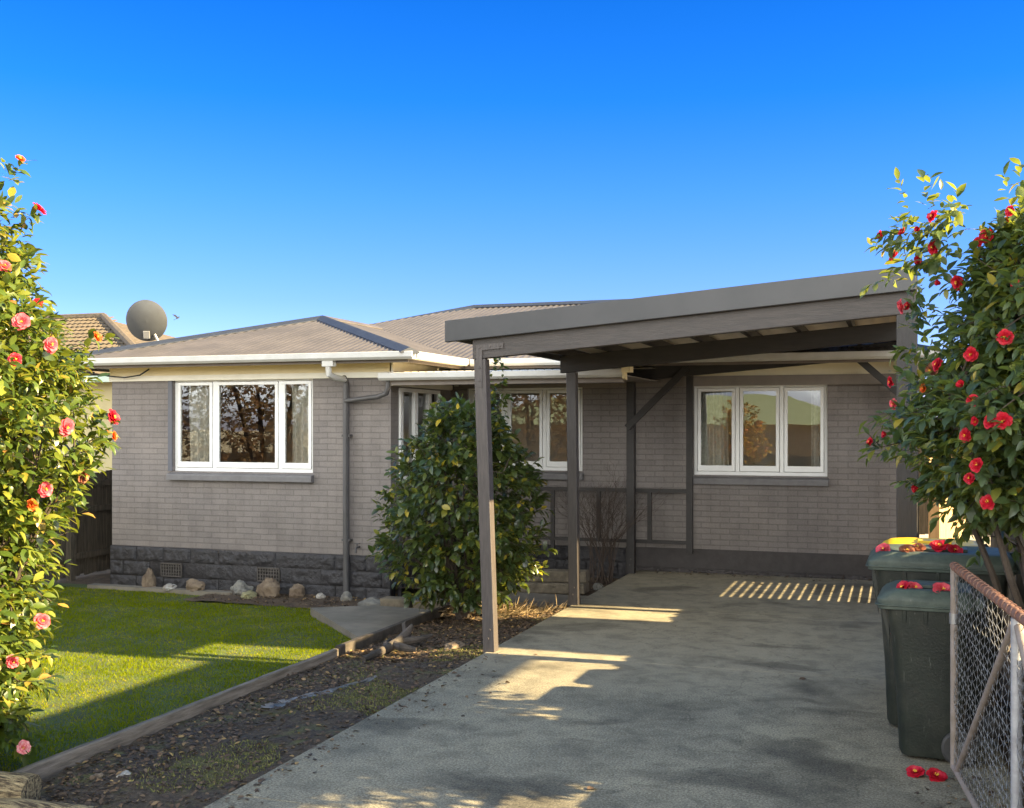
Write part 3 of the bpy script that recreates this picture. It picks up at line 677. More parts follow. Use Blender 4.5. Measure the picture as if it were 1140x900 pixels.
# windows
def window_x(win, y, splits, sillm=True, inset=.055, label=None):
    x0, x1, z0, z1 = win; f = .055; yy = y+inset
    mb = MB(); mb.box((x0, yy, z0), (x1, yy+.09, z0+.05)); mb.box((x0, yy, z1-.045), (x1, yy+.09, z1))
    mb.box((x0, yy+.001, z0+.05), (x0+.045, yy+.089, z1-.045)); mb.box((x1-.045, yy+.001, z0+.05), (x1, yy+.089, z1-.045))
    xs = [x0+.045] + splits + [x1-.045]
    for s_ in splits: mb.box((s_-.028, yy+.002, z0+.05), (s_+.028, yy+.088, z1-.045))
    W = wpart(mb, 'window', WHITE, HOUSE, bevel=.004)
    for i in range(len(xs)-1):
        a = xs[i] + (.028 if i else 0); b = xs[i+1] - (.028 if i < len(xs)-2 else 0)
        c, d = z0+.05, z1-.045; t = .05; q = yy-.012
        mb = MB(); mb.box((a+.006, q, c+.006), (b-.006, q+.05, c+.085)); mb.box((a+.006, q, d-t), (b-.006, q+.05, d-.006))
        mb.box((a+.006, q+.001, c+.085), (a+t, q+.049, d-t)); mb.box((b-t, q+.001, c+.085), (b-.006, q+.049, d-t))
        wpart(mb, 'sash', WHITE, W, bevel=.003)
        mb = MB(); g0 = q+.025; mb.add([(a+t, g0, c+.085), (b-t, g0, c+.085), (b-t, g0, d-t), (a+t, g0, d-t)], [(0, 1, 2, 3)]); wpart(mb, 'pane', GLASS, W)
    if sillm:
        mb = MB(); mb.prism([(y+.06, z0-.005), (y-.075, z0-.035), (y-.085, z0-.05), (y-.085, z0-.125), (y+.06, z0-.125)], x0-.05, x1+.02, 'x')
        wpart(mb, 'sill', SILLM, W, bevel=.006)
    return W
window_x(LW, 13.47, [-9.14, -8.08])
window_x(MW, 15.56, [-5.5, -4.9])
window_x(RW, 15.56, [-2.1, -1.5])
y0, y1, z0, z1 = SW; xx = -6.37+.03
mb = MB(); mb.box((xx-.08, y0, z0), (xx, y1, z0+.06)); mb.box((xx-.08, y0, z1-.05), (xx, y1, z1))
sp = [y0, y0+.5, y0+.98, y1]
for i, q in enumerate(sp):
    a = q if i == 0 else q-.05; b = q+.09 if i == 0 else (q if i == 3 else q+.05); mb.box((xx-.079, a, z0+.06), (xx-.001+.012*(0 < i < 3), b, z1-.05))
W = wpart(mb, 'window', WHITE, HOUSE, bevel=.004)
for i in range(3):
    a = sp[i]+(.09 if i == 0 else .05); b = sp[i+1]-.05; mb = MB(); mb.add([(xx-.04, a, z0+.06), (xx-.04, b, z0+.06), (xx-.04, b, z1-.05), (xx-.04, a, z1-.05)], [(0, 1, 2, 3)]); wpart(mb, 'pane', GLASS, W)
# blue-grey timber jamb lining left of the first window
mb = MB(); mb.box((-9.87, 13.452, 1.4), (-9.803, 13.50, 2.69)); wpart(mb, 'window_trim', mat('jamb_blue_grey', (.09, .095, .12), (.08, .085, .1), 5, .5), HOUSE)
# hose tap
mb = MB(); mb.tube([(-6.83, 13.47, .42), (-6.83, 13.38, .42), (-6.83, 13.355, .40), (-6.83, 13.35, .35)], .013, 8); mb.tube([(-6.83, 13.39, .42), (-6.83, 13.39, .47)], .009, 6); mb.box((-6.865, 13.38, .47), (-6.795, 13.4, .48))
wpart(mb, 'tap', PIPE, HOUSE, smooth=True)

# curtains hang inside the windows
def curtain(label, x0, x1, z0, z1, y, seed, waves=5, lean=0):
    r_ = random.Random(seed); n = 60; front = []; back = []; ph = r_.uniform(0, 6)
    rows = 6; g = []
    for j in range(rows+1):
        v = j/rows; ring = []
        for i in range(n+1):
            u = i/n; amp = .028+.012*v
            x = x0 + (x1-x0)*u + lean*(1-v)*(.5-u)*.3; yy = y + amp*math.sin(u*waves*6.28+ph+.6*math.sin(3*v)) + .01*math.sin(u*17+seed)
            ring.append((x, yy, z0+(z1-z0)*v))
        g.append(ring)
    mb = MB(); w_ = n+1
    vs = [p for rg in g for p in rg] + [(p[0], p[1]+.004, p[2]) for rg in g for p in rg]; k0 = (rows+1)*w_; fs = []
    for j in range(rows):
        for i in range(n):
            a = j*w_+i; fs.append((a, a+1, a+1+w_, a+w_)); fs.append((k0+a, k0+a+w_, k0+a+1+w_, k0+a+1))
    mb.add(vs, fs); o = mb.build('curtain', CURT, loc=((x0+x1)/2, y, z0), smooth=True, angle=0)
    tag(o, label, 'curtain', 'curtains inside the windows'); return o
curtain('gathered pale curtain inside the left pane of the three-light window beside the fence', -9.74, -9.16, 1.0, 2.64, 13.71, 1, 4, .4)
curtain('pale lace curtain inside the right pane of the three-light window beside the downpipe', -8.0, -7.57, 1.0, 2.64, 13.71, 2, 4)
curtain('narrow pale curtain at the edge of the porch window behind the carport post', -4.62, -4.42, 1.0, 2.57, 15.80, 3, 2)
curtain('grey curtain inside the leftmost pane of the window under the carport', -2.64, -2.28, 1.0, 2.57, 15.80, 4, 4, -.3)
curtain('thin pale curtain in the rightmost pane of the window under the carport', -1.12, -.96, 1.0, 2.57, 15.80, 5, 2)

# satellite dish seen from behind
DISH = thing('satellite_dish', 'round grey satellite dish on the hip of the roof, seen from behind', 'satellite dish', (-10.9, 14.6, 3.08))
cz, cx, cy = 3.68, -11.03, 14.5
Mx = Matrix.Translation((cx, cy, cz)) @ Vector((-.42, .85, .28)).to_track_quat('Z', 'Y').to_matrix().to_4x4()
mb = MB(); rg = []
for (r_, z_) in [(.0005, 0), (.08, .004), (.16, .016), (.24, .037), (.305, .06), (.312, .064), (.312, .07), (.30, .068), (.24, .046), (.16, .025), (.08, .012), (.0005, .008)]:
    rg.append([(r_*math.cos(t*math.pi/24), r_*1.05*math.sin(t*math.pi/24), z_-.06) for t in range(48)])
mb.rings(rg, caps=False, M=Mx); wpart(mb, 'reflector', mat('dish_grey', (.055, .058, .06), (.045, .047, .05), 5, .45), DISH, smooth=True)
mb = MB(); mb.tube([(-10.9, 14.6, 3.02), (-10.9, 14.6, 3.38), (-10.93, 14.56, 3.47)], .022, 10); mb.box((-10.98, 14.54, 3.06), (-10.82, 14.66, 3.09)); wpart(mb, 'mast', STEEL, DISH, smooth=True)
mb = MB(); mb.box((-.05, -.07, -.1), (.05, .05, -.062), Mx @ Matrix.Translation((0, -.2, .01))); wpart(mb, 'bracket', mat('bracket_white', (.16, .16, .16), None, 4, .5), DISH, bevel=.008)
mb = MB(); mb.tube([Mx @ Vector((0, -.28, -.02)), Mx @ Vector((0, -.2, .32))], .012, 8); mb.tube([Mx @ Vector((0, -.2, .30)), Mx @ Vector((0, -.17, .40))], .03, 10); wpart(mb, 'feed_arm', STEEL, DISH, smooth=True)
# service cable
mb = MB(); mb.tube([(-16.5, 15.5, 3.4), (-13.5, 14.2, 2.98), (-11.6, 13.35, 2.86), (-10.95, 13.2, 2.80), (-10.72, 13.25, 2.76), (-10.5, 13.3, 2.74), (-10.25, 13.32, 2.77), (-10.15, 13.4, 2.86)], .011, 6)
mb.tube([(-11.35, 13.27, 2.835), (-10.95, 13.2, 2.80)], .026, 8)
tag(mb.build('service_cable', RUBBER, smooth=True, loc=(-10.15, 13.4, 2.86)), 'black service cable looping to the eave above the left wall', 'cable')

# ------------------------------------------------------------------ carport
CP = thing('carport', 'charcoal timber lean-to carport over the concrete driveway, with grey steel fascia', 'carport', (-1.7, 12.3, 0))
SL = (2.945-2.665)/3.55
zb = lambda x: 2.665 + SL*(x+3.5)            # beam underside
PW = .056
POSTX = (-3.5, .07); POSTY = (9.52, 12.3, 15.17)
for yi, y in enumerate(POSTY):
    for xi, x in enumerate(POSTX):
        mb = MB(); wx, wy = (.08, .075) if (xi, yi) == (1, 0) else (PW, PW)
        lean = .0; top = -.09 if (xi, yi) == (0, 0) else -.03 if (xi, yi) == (0, 1) else 0
        r0 = [(x-wx, y-wy, -.02), (x+wx, y-wy, -.02), (x+wx, y+wy, -.02), (x-wx, y+wy, -.02)]
        t0, t1 = (zb(x-wx+top)-.004, zb(x+wx+top)-.004)
        r1 = [(x-wx+top, y-wy, t0), (x+wx+top, y-wy, t1), (x+wx+top, y+wy, t1), (x-wx+top, y+wy, t0)]
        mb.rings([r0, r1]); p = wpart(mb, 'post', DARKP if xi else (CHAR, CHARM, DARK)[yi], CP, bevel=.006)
        for z in (.12, .2):
            mb = MB(); q = x+lean-.008+.016*(z > .15); mb.tube([(q, y-PW-.002, z), (q, y-PW-.012, z)], .011, 8); wpart(mb, 'bolt', CHAR, p)
        if yi == 0 and xi == 0:
            mb = MB(); q = y-PW-.008
            x += top; mb.prism([(x-.028, zb(x)-.26), (x+.028, zb(x)-.26), (x+.028, zb(x)+.075), (x+.23, zb(x)+.09), (x+.23, zb(x)+.14), (x-.028, zb(x)+.125)], q, q+.006, 'y')
            for (a, b) in ((0, -.2), (0, -.08), (0, .1), (.1, .105), (.2, .115)): mb.tube([(x+a, q, zb(x)+b), (x+a, q-.008, zb(x)+b)], .011, 8)
            wpart(mb, 'bracket', CHAR, p)
for y, hw in zip(POSTY, (.05, .045, .045)):
    mb = MB(); mb.prism([(-3.66, zb(-3.66)), (.15, zb(.15)), (.15, zb(.15)+.19), (-3.66, zb(-3.66)+.19)], y-hw, y+hw, 'y')
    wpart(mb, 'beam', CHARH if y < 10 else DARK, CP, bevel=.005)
ZRB = .193
for i in range(8):
    x = -3.62 + i*.525
    mb = MB(); mb.box((x-.023, 9.475, zb(x)+ZRB), (x+.023, 15.35, zb(x)+ZRB+.095)); wpart(mb, 'rafter', DARK, CP)
mb = MB(); cols = []
for i, x in enumerate(frange(-3.87, .12, .04)): cols.append(((x, 9.475, zb(x)+ZRB+.112), (x, 15.42, zb(x)+ZRB+.112)))
vs = []; fs = []
for i, (a, b) in enumerate(cols):
    d = .009*math.sin(i*math.pi/2); vs += [(a[0], a[1], a[2]+d), (b[0], b[1], b[2]+d), (a[0], a[1], a[2]+d+.004), (b[0], b[1], b[2]+d+.004)]
for i in range(len(cols)-1): k = 4*i; fs += [(k, k+1, k+5, k+4), (k+2, k+6, k+7, k+3)]
mb.add(vs, fs); wpart(mb, 'roof_sheet', ZINC, CP, smooth=True, angle=0)
mb = MB(); a, b = -3.91, .14
mb.prism([(a, zb(a)+.178), (b, zb(b)+.178), (b, zb(b)+.375), (a, zb(a)+.375)], 9.41, 9.465, 'y'); mb.prism([(a, zb(a)+.36), (b, zb(b)+.36), (b, zb(b)+.375), (a, zb(a)+.375)], 9.465, 9.53, 'y')
FA_ = wpart(mb, 'fascia', FASCIA, CP, bevel=.006)
mb = MB(); mb.box((-3.91, 9.47, zb(-3.86)+.2), (-3.876, 15.42, zb(-3.86)+.36)); wpart(mb, 'barge', FASCIA, CP)
mb = MB(); mb.box((.126, 9.47, zb(.12)+.19), (.15, 15.42, zb(.12)+.37)); wpart(mb, 'barge', FASCIA, CP)
def brace(a, b, w=.045, y=15.09):
    a, b = Vector(a), Vector(b); d = (b-a).normalized(); n = Vector((-d.z, 0, d.x))*w
    mb = MB(); mb.prism([((a-n).x, (a-n).z), ((b-n).x, (b-n).z), ((b+n).x, (b+n).z), ((a+n).x, (a+n).z)], y-.025, y+.02, 'y'); return wpart(mb, 'brace', DARK, CP, bevel=.004)
brace((-3.54, 0, 2.02), (-2.7, 0, 2.84)); brace((.08, 0, 2.4), (-.62, 0, 3.04))
# batten screen between the two rear right posts: it drops the dotted light on the slab
SCR = thing('batten_screen', 'dark slatted batten screen beside the rear carport post', 'screen', (.16, 14.2, 0))
mb = MB()
for y in (13.3, 14.1, 15.08): mb = MB(); mb.box((.187, y-.02, -.02), (.222, y+.02, 1.75)); wpart(mb, 'post', DARK, SCR)
mb = MB()
for i in range(19): z = .14 + i*.055; mb.box((.165, 13.3, z), (.185, 15.1, z+.034))
mb.box((.165, 13.3, 1.19), (.186, 15.1, 1.74))
for j in range(4): y = 13.5+j*.42; mb.box((.150, y, .12), (.164, y+.05, 1.185))
wpart(mb, 'batten', DARK, SCR)

# porch railing and its tall post
RL = thing('porch_railing', 'low dark timber porch railing in front of the brick wall', 'railing', (-3.7, 15.3, 0))
mb = MB(); mb.box((-4.95, 15.27, 1.12), (-2.74, 15.33, 1.17)); wpart(mb, 'rail', DARK, RL)
mb = MB(); mb.box((-4.95, 15.275, .41), (-2.74, 15.325, .455)); wpart(mb, 'rail', DARK, RL)
for x in (-4.68, -4.0, -3.27): mb = MB(); mb.box((x-.028, 15.28, .455 if x > -4.5 else .2), (x+.028, 15.32, 1.12)); wpart(mb, 'baluster', DARK, RL)
mb = MB(); mb.box((-2.75, 15.26, .30), (-2.665, 15.34, 2.74)); wpart(mb, 'post', DARK, RL)
# ------------------------------------------------------------------ left camellia
def out_dir(p, c, r_): return Vector((p[0]-c[0]+r_.uniform(-.3, .3), p[1]-c[1]-.45+r_.uniform(-.3, .3), r_.uniform(-.15, .5)))
def flower_plan(spots, c, seed, off, lo, hi):
    r_ = random.Random(seed); out = []
    for x, y, z, kd in spots:
        dd = out_dir((x, y), c, r_).normalized(); out.append(('bud' if kd == 'red' and r_.random() < .3 else 'faded' if r_.random() < .07 else kd, Vector((x, y, z)) + dd*off, dd, r_.uniform(lo, hi)))
    return out
def flower_twigs(plan, seed):
    r_ = np.random.default_rng(seed); P = []; A = []
    for kd, p, dd, sz in plan:
        for q in range(3):
            a = np.array(dd)*.8 + r_.normal(0, .45, 3); a /= np.linalg.norm(a); P.append(np.array(p) - np.array(dd)*.07 - a*.06 + r_.normal(0, .03, 3)); A.append(a)
    return np.array(P), np.array(A)
LC = (-5.80, 5.4); LZ = [.05, .3, .6, 1.0, 1.4, 1.75, 2.05, 2.4, 2.8, 3.3, 3.75]; LR = [.5, .66, .68, .72, .78, .93, 1.02, .92, .74, .56, .2]
T = thing('camellia_tree', 'tall sunlit camellia with pink blooms and yellow-green leaves beside the lawn', 'tree', (-5.8, 5.4, -.15), 'flowering camellias')
PLAN = flower_plan([(-4.716, 5.383, 2.045, 'pink'), (-4.851, 5.379, 1.668, 'pink'), (-5.116, 5.657, 0.816, 'pink'), (-5.1, 5.377, 0.613, 'pink'), (-5.123, 5.549, 0.052, 'pale'), (-4.978, 5.451, 2.777, 'red'), (-4.926, 5.3, 2.653, 'pink'), (-5.249, 5.749, 3.399, 'red'), (-5.057, 5.297, 2.974, 'pink'), (-4.949, 6.075, 1.973, 'orange'), (-4.949, 6.075, 2.086, 'red'), (-5.325, 5.691, 3.709, 'orange'), (-5.01, 6.001, 2.604, 'orange'), (-4.869, 5.436, 2.533, 'pink'), (-4.854, 5.166, 2.42, 'red'), (-4.898, 5.32, 1.563, 'orange'), (-4.871, 5.711, 1.734, 'red')], LC, 2, .05, .7, 1.02)
P, A = crown_twigs(LC, LZ, LR, 4600, 3, .14, .48); FP, FA = flower_twigs(PLAN, 2); P = np.concatenate([P, FP]); A = np.concatenate([A, FA])
foliage('crown', [twig_leaves(P, A, 3, 9, .2, (.045, .105), .24)], LEAF_L, T, 3)
stems('trunk', (-5.8, 5.4, -.15), P, A, T, 3, 26, .03, 5)
LEFT_TREE = T
for i, (kd, p, dd, sz) in enumerate(PLAN): flower(kd, p, dd, sz*(.78 if kd == 'orange' else 1), T, i, spin=i)
# ------------------------------------------------------------------ right camellia
RC = (1.0, 6.7); RZ = [1.5, 1.65, 1.9, 2.15, 2.4, 2.75, 3.0, 3.15]; RR = [.4, .74, .95, .92, .74, .67, .57, .3]
T = thing('camellia_tree', 'red flowering camellia leaning over the wheelie bins at the carport post', 'tree', (.86, 6.75, -.03), 'flowering camellias')
PLAN = flower_plan([(0.141, 6.451, 3.109, 'red'), (0.211, 6.37, 3.149, 'red'), (0.16, 6.67, 2.977, 'red'), (0.063, 6.424, 3.079, 'red'), (0.017, 6.652, 2.992, 'red'), (0.216, 6.509, 3.021, 'red'), (0.479, 6.59, 3.073, 'red'), (0.438, 6.586, 3.04, 'red'), (0.52, 6.593, 3.101, 'red'), (0.574, 6.305, 3.148, 'red'), (0.575, 6.612, 3.145, 'orange'), (0.57, 6.166, 2.75, 'red'), (0.264, 6.695, 2.835, 'red'), (0.351, 6.651, 2.846, 'red'), (0.065, 6.69, 2.731, 'pink'), (0.089, 6.698, 2.705, 'red'), (0.003, 6.679, 2.299, 'red'), (0.017, 6.694, 2.172, 'pink'), (-0.113, 6.681, 1.942, 'red'), (-0.026, 6.7, 1.989, 'red'), (0.328, 6.146, 2.238, 'red'), (0.368, 6.022, 2.158, 'red'), (0.346, 6.004, 2.001, 'red'), (0.39, 5.976, 2.068, 'red'), (0.49, 5.905, 2.076, 'red'), (0.448, 5.933, 2.059, 'red'), (0.369, 6.118, 1.772, 'red'), (0.392, 6.009, 1.844, 'red'), (0.451, 6.199, 1.645, 'red'), (0.518, 6.148, 2.5, 'red'), (0.379, 6.28, 2.42, 'red'), (0.203, 6.695, 2.368, 'red'), (0.243, 6.508, 2.368, 'red'), (0.173, 6.441, 2.249, 'orange'), (0.146, 6.686, 1.701, 'red'), (-0.043, 6.377, 3.068, 'red')], RC, 4, .04, .5, .8)
P, A = crown_twigs(RC, RZ, RR, 3000, 8, .2, .46, .25); SP = [((0.02, 6.95, 3.07), (-.8, .1, .35)), ((0.10, 6.85, 3.17), (-.5, 0, .8)), ((0.20, 6.75, 3.33), (-.2, 0, .95)), ((-0.02, 7.05, 2.91), (-.9, .1, .1)), ((0.12, 6.75, 2.48), (-.8, 0, .05)), ((0.00, 6.95, 2.10), (-.9, 0, -.2)), ((-0.05, 7.15, 1.94), (-.9, 0, 0)), ((0.30, 6.65, 3.28), (0, 0, 1)), ((0.62, 6.55, 3.28), (0, 0, 1)), ((0.35, 7.05, 1.52), (-.2, .3, -.5)), ((0.50, 7.35, 1.46), (0, .4, -.7)), ((0.60, 7.25, 1.46), (0, .4, -.7))]; FP, FA = flower_twigs(PLAN, 4); P = np.concatenate([P, np.repeat(np.array([a for a, b in SP]), 3, 0) + np.random.default_rng(1).normal(0, .06, (36, 3))]); A = np.concatenate([A, unit(np.repeat(np.array([b for a, b in SP]), 3, 0) + np.random.default_rng(2).normal(0, .25, (36, 3)))]); P = np.concatenate([P, FP]); A = np.concatenate([A, FA]); LP, LA = crown_twigs((.66, 7.7), [1.55, 1.68, 1.85, 2.1], [.3, .48, .5, .35], 190, 77, .2, .45, .15); P = np.concatenate([P, LP]); A = np.concatenate([A, LA])
foliage('crown', [twig_leaves(P, A, 8, 10, .22, (.045, .1), .24, .3)], LEAF_R, T, 8)
stems('trunk', (.86, 6.75, -.03), P, A, T, 8, 16, .036, 4)
RIGHT_TREE = T
for i, (kd, p, dd, sz) in enumerate(PLAN): flower(kd, p, dd, sz*(.78 if kd == 'orange' else 1), T, i, spin=i)
# ------------------------------------------------------------------ shrub by the carport
MC = (-4.56, 11.5); MZ = [.12, .35, .65, .95, 1.25, 1.55, 1.8, 2.05, 2.25]; MR = [.38, .72, .87, .9, .87, .77, .62, .45, .22]
T = thing('camellia_shrub', 'rounded dark green camellia shrub behind the front carport post', 'shrub', (-4.56, 11.5, -.12))
P, A = crown_twigs(MC, MZ, MR, 1050, 14, .2, .4)
P2, A2 = crown_twigs((-4.22, 11.6), [2.0, 2.45, 2.95], [.22, .16, .05], 26, 15, .1, .8, .9)
foliage('crown', [twig_leaves(P, A, 14, 9, .2, (.06, .125), .27), twig_leaves(P2, A2, 15, 7, .15, (.06, .095), .26)], LEAF_M, T, 14)
stems('trunk', (-4.56, 11.5, -.12), P, A, T, 14, 26, .025, 3)
# bare twiggy shrub
T = thing('bare_shrub', 'leafless twiggy shrub between the carport posts in front of the porch railing', 'shrub', (-3.85, 14.85, -.12))
mb = MB(); r_ = random.Random(5)
def sprout(p, d, l, r, n):
    q = p + d*l; m_ = p.lerp(q, .5) + Vector((r_.uniform(-.02, .02), r_.uniform(-.02, .02), .01)); mb.tube([p, m_, q], [r, r*.8, r*.6], 4, False)
    if n > 0:
        for _ in range(r_.choice((2, 2, 3))):
            sprout(q, (d + Vector((r_.uniform(-.75, .75), r_.uniform(-.75, .75), r_.uniform(-.35, .6)))).normalized(), l*r_.uniform(.5, .8), r*.6, n-1)
for _ in range(26):
    sprout(Vector((-3.85+r_.uniform(-.15, .15), 14.85+r_.uniform(-.12, .12), -.12)), Vector((r_.uniform(-.4, .32), r_.uniform(-.3, .3), 1)).normalized(), r_.uniform(.4, .62), .009, 4)
wpart(mb, 'twigs', mat('twig_brown', (.06, .04, .03), (.04, .028, .022), 20, .85), T)

# ------------------------------------------------------------------ wheelie bins
def rrect(x0, x1, h, r, z, n=5):
    pts = []
    for (cx_, cy_, a0) in ((x1-r, h-r, 0), (x0+r, h-r, 90), (x0+r, -h+r, 180), (x1-r, -h+r, 270)):
        for i in range(n+1): t = R(a0+90*i/n); pts.append((cx_+r*math.cos(t), cy_+r*math.sin(t), z))
    return pts
def wheelie_bin(label, loc, rotz, L, Wd, H, lidmat, group):
    t = thing('wheelie_bin', label, 'bin', loc, group, rotz)
    h = Wd/2; mb = MB()
    mb.rings([rrect(.09, L*.72, h*.80, .06, .02), rrect(.075, L*.76, h*.82, .07, .05), rrect(.06, L*.84, h*.85, .07, H*.35), rrect(.03, L*.86, h*.9, .07, H*.68), rrect(.0, L*.875, h*.955, .06, H*.86), rrect(-.012, L*.885, h*.98, .05, H*.865), rrect(-.012, L*.885, h*.98, .05, H*.9)])
    for sx in (.2, .42, .64):                                    # stiffening ribs under the rim
        for sy in (-1, 1):
            y0, y1 = sorted((sy*h*.83, sy*h*.965)); mb.prism([(sy*h*.86, H*.66), (sy*h*.97, H*.84), (sy*h*.97, H*.866), (sy*h*.86, H*.866)], sx*L-.012, sx*L+.012, 'x')
    mb.prism([(.02, H*.6), (-.025, H*.8), (-.025, H*.86), (.02, H*.86)], -h*.5, -h*.46, 'y'); mb.prism([(.02, H*.6), (-.025, H*.8), (-.025, H*.86), (.02, H*.86)], h*.46, h*.5, 'y')
    b = mb.build('body', BINB, t, smooth=True, bevel=.004)
    mb = MB(); z = H*.9
    mb.rings([rrect(-.045, L*.92, h*1.03, .05, z-.05), rrect(-.05, L*.925, h*1.04, .055, z-.015), rrect(-.05, L*.925, h*1.04, .055, z+.012), rrect(-.02, L*.91, h*.98, .07, z+.045), rrect(.03, L*.88, h*.9, .08, z+.07), rrect(.1, L*.83, h*.76, .09, z+.078), rrect(.16, L*.76, h*.6, .07, z+.06)])
    mb.box((L*.3, -h*.25, z+.062), (L*.62, h*.25, z+.084)); mb.box((-.055, -h*.3, z-.075), (-.03, h*.3, z-.01))
    mb.rings([rrect(-.062, L*.93, h*1.06, .05, z-.03), rrect(-.062, L*.93, h*1.06, .05, z-.018)])
    mb.build('lid', lidmat, t, smooth=True, bevel=.004)
    mb = MB()
    for sy in (-1, 1): mb.prism([(L*.86, H*.86), (L*.99, H*.87), (L*1.0, H*.91), (L*.97, H*.94), (L*.86, H*.92)], sy*h*.8-.015, sy*h*.8+.015, 'y')
    mb.tube([(L*.975, -h*.93, H*.905), (L*.975, h*.93, H*.905)], .018, 10)
    mb.build('handle', lidmat if lidmat is BINL else BINB, t, smooth=True)
    mb = MB(); mb.tube([(L*.76, -h*.9, .105), (L*.76, h*.9, .105)], .012, 8); mb.build('axle', STEEL, t)
    for sy in (-1, 1):
        y = sy*h*.93; mb = MB(); rg = []
        for (rr, dy) in ((.045, -.022), (.09, -.026), (.104, -.016), (.104, .016), (.09, .026), (.045, .022)):
            rg.append([(L*.76+rr*math.cos(2*math.pi*i/24), y+dy, .105+rr*math.sin(2*math.pi*i/24)) for i in range(24)])
        mb.rings(rg); w_ = mb.build('wheel', RUBBER, t, smooth=True)
        mb = MB(); mb.rings([[(L*.76+rr*math.cos(2*math.pi*i/16), y+sy*dy, .105+rr*math.sin(2*math.pi*i/16)) for i in range(16)] for rr, dy in ((.05, .02), (.04, .03), (.015, .034))])
        mb.build('hub', mat('hub_grey', (.1, .1, .1), None, 8, .6), w_, smooth=True)
    return t
GB = 'wheelie bins at the edge of the driveway'
wheelie_bin('dark green wheelie bin in front, two red blossoms on its lid, beside the open gate', (-.06, 7.48, 0), R(-3), .56, .52, 1.08, BINL, GB)
wheelie_bin('large dark green wheelie bin behind, its wide lid strewn with red blossoms', (-.14, 8.22, 0), R(-1), .95, .62, 1.25, BINL, GB)
wheelie_bin('wheelie bin with a yellow lid standing behind the two green-lidded bins', (-.08, 8.93, 0), R(0), .74, .56, 1.23, BINY, GB)
for kd, p, look, sz, lab in (
    ('pink', (-.09, 8.02, 1.20), (-.5, -.6, .8), 1.0, 'bright pink blossom on the left corner of the rear bin lid'),
    ('faded', (.06, 7.98, 1.205), (.2, -.7, .7), 1.0, 'faded brown blossom near the front edge of the rear bin lid'),
    ('faded', (.13, 8.08, 1.22), (-.2, -.5, .9), .9, 'browned peach blossom in the middle of the rear bin lid'),
    ('red', (.27, 8.1, 1.23), (-.1, -.6, .8), 1.1, 'large crimson blossom in the middle of the rear bin lid'),
    ('red', (.36, 8.02, 1.21), (.3, -.6, .7), 1.0, 'crimson blossom at the right of the rear bin lid'),
    ('red', (.03, 7.3, 1.045), (-.5, -.6, .8), 1.0, 'red blossom at the left of the front bin lid'),
    ('pink', (.10, 7.31, 1.045), (.4, -.6, .8), .9, 'pink blossom lying beside the red one on the front bin lid'),
    ('pink', (.26, 7.27, 1.045), (.2, -.7, .8), 1.1, 'large pink blossom at the right of the front bin lid'),
    ('red', (.10, 6.93, .02), (-.3, -.4, .9), 1.0, 'red blossom fallen on the concrete before the front bin'),
    ('red', (.21, 6.9, .02), (.3, -.5, .8), 1.05, 'red blossom fallen on the concrete at the foot of the gate')):
    o = flower(kd, p, look, sz, None, len(lab), 'fallen_flower', len(lab)); o.scale = (sz*.95, sz*1.05, sz*.75); tag(o, lab, 'flower', 'fallen camellia blossoms')
def dead_leaf(label, x, y, rot, L):
    V, F = leaf_arrays(np.array([[0, 0, 0.]]), np.array([[math.cos(rot), math.sin(rot), .12]]), np.array([[.2, .1, 1.]]), np.array([L]), np.array([L*.3]))
    o = raw_mesh('fallen_leaf', V, F, LIT, None, np.full(len(V), .6)); o.location = (x, y, .006); tag(o, label, 'leaf', 'dead leaves on the driveway')
dead_leaf('brown dead leaf on the bare concrete between the near sun patches and the bins', -1.65, 6.05, 1.0, .085)
dead_leaf('curled brown leaf on the concrete close to the garden bed edge', -3.3, 7.6, 2.5, .07)
dead_leaf('dark leaf on the concrete in front of the wall under the right window', -1.7, 14.6, .4, .09)
dead_leaf('small brown leaf on the concrete slab left of the wheelie bins', -.7, 9.3, 4.0, .08)
# ------------------------------------------------------------------ chain-link gate
GT = thing('chain_link_gate', 'open chain link driveway gate with a rusty top rail and galvanised brace', 'gate', (.31, 6.95, 0))
g0 = Vector((.31, 6.95, 0)); g1 = Vector((.66, 3.75, 0)); gd = (g1-g0); glen = gd.length; gd.normalize()
def gp(s_, z): return g0 + gd*s_ + Vector((0, 0, z))
mb = MB(); mb.tube([gp(-.02, 1.235), gp(glen, 1.225)], .024, 12)
for i in range(36):                                              # tie wire wound round the top rail
    s_ = .03+i*glen/36; mb.tube([gp(s_, 1.235)+Vector((.026*math.cos(t), 0, .026*math.sin(t))) + gd*(t*.004) for t in np.linspace(0, 6.28, 9)], .004, 4, False)
wpart(mb, 'top_rail', RUST, GT, smooth=True)
mb = MB(); mb.tube([gp(0, .06), gp(0, 1.235)], .022, 12); wpart(mb, 'end_stile', RUSTG, GT, smooth=True)
mb = MB(); mb.tube([gp(glen, .06), gp(glen, 1.235)], .022, 12); wpart(mb, 'end_stile', RUSTG, GT, smooth=True)
mb = MB(); mb.tube([gp(.0, .07), gp(glen, .07)], .02, 10); wpart(mb, 'bottom_rail', RUSTG, GT, smooth=True)
mb = MB(); mb.tube([gp(1.65, .07), gp(1.65, 1.21)], .024, 12); wpart(mb, 'middle_stile', GALV, GT, smooth=True)
mb = MB(); mb.tube([gp(1.61, 1.18), gp(.12, .08)], .019, 10); wpart(mb, 'brace', RUSTG, GT, smooth=True)
mb = MB(); mb.tube([gp(1.69, 1.18), gp(glen-.12, .08)], .019, 10); wpart(mb, 'brace', RUSTG, GT, smooth=True)
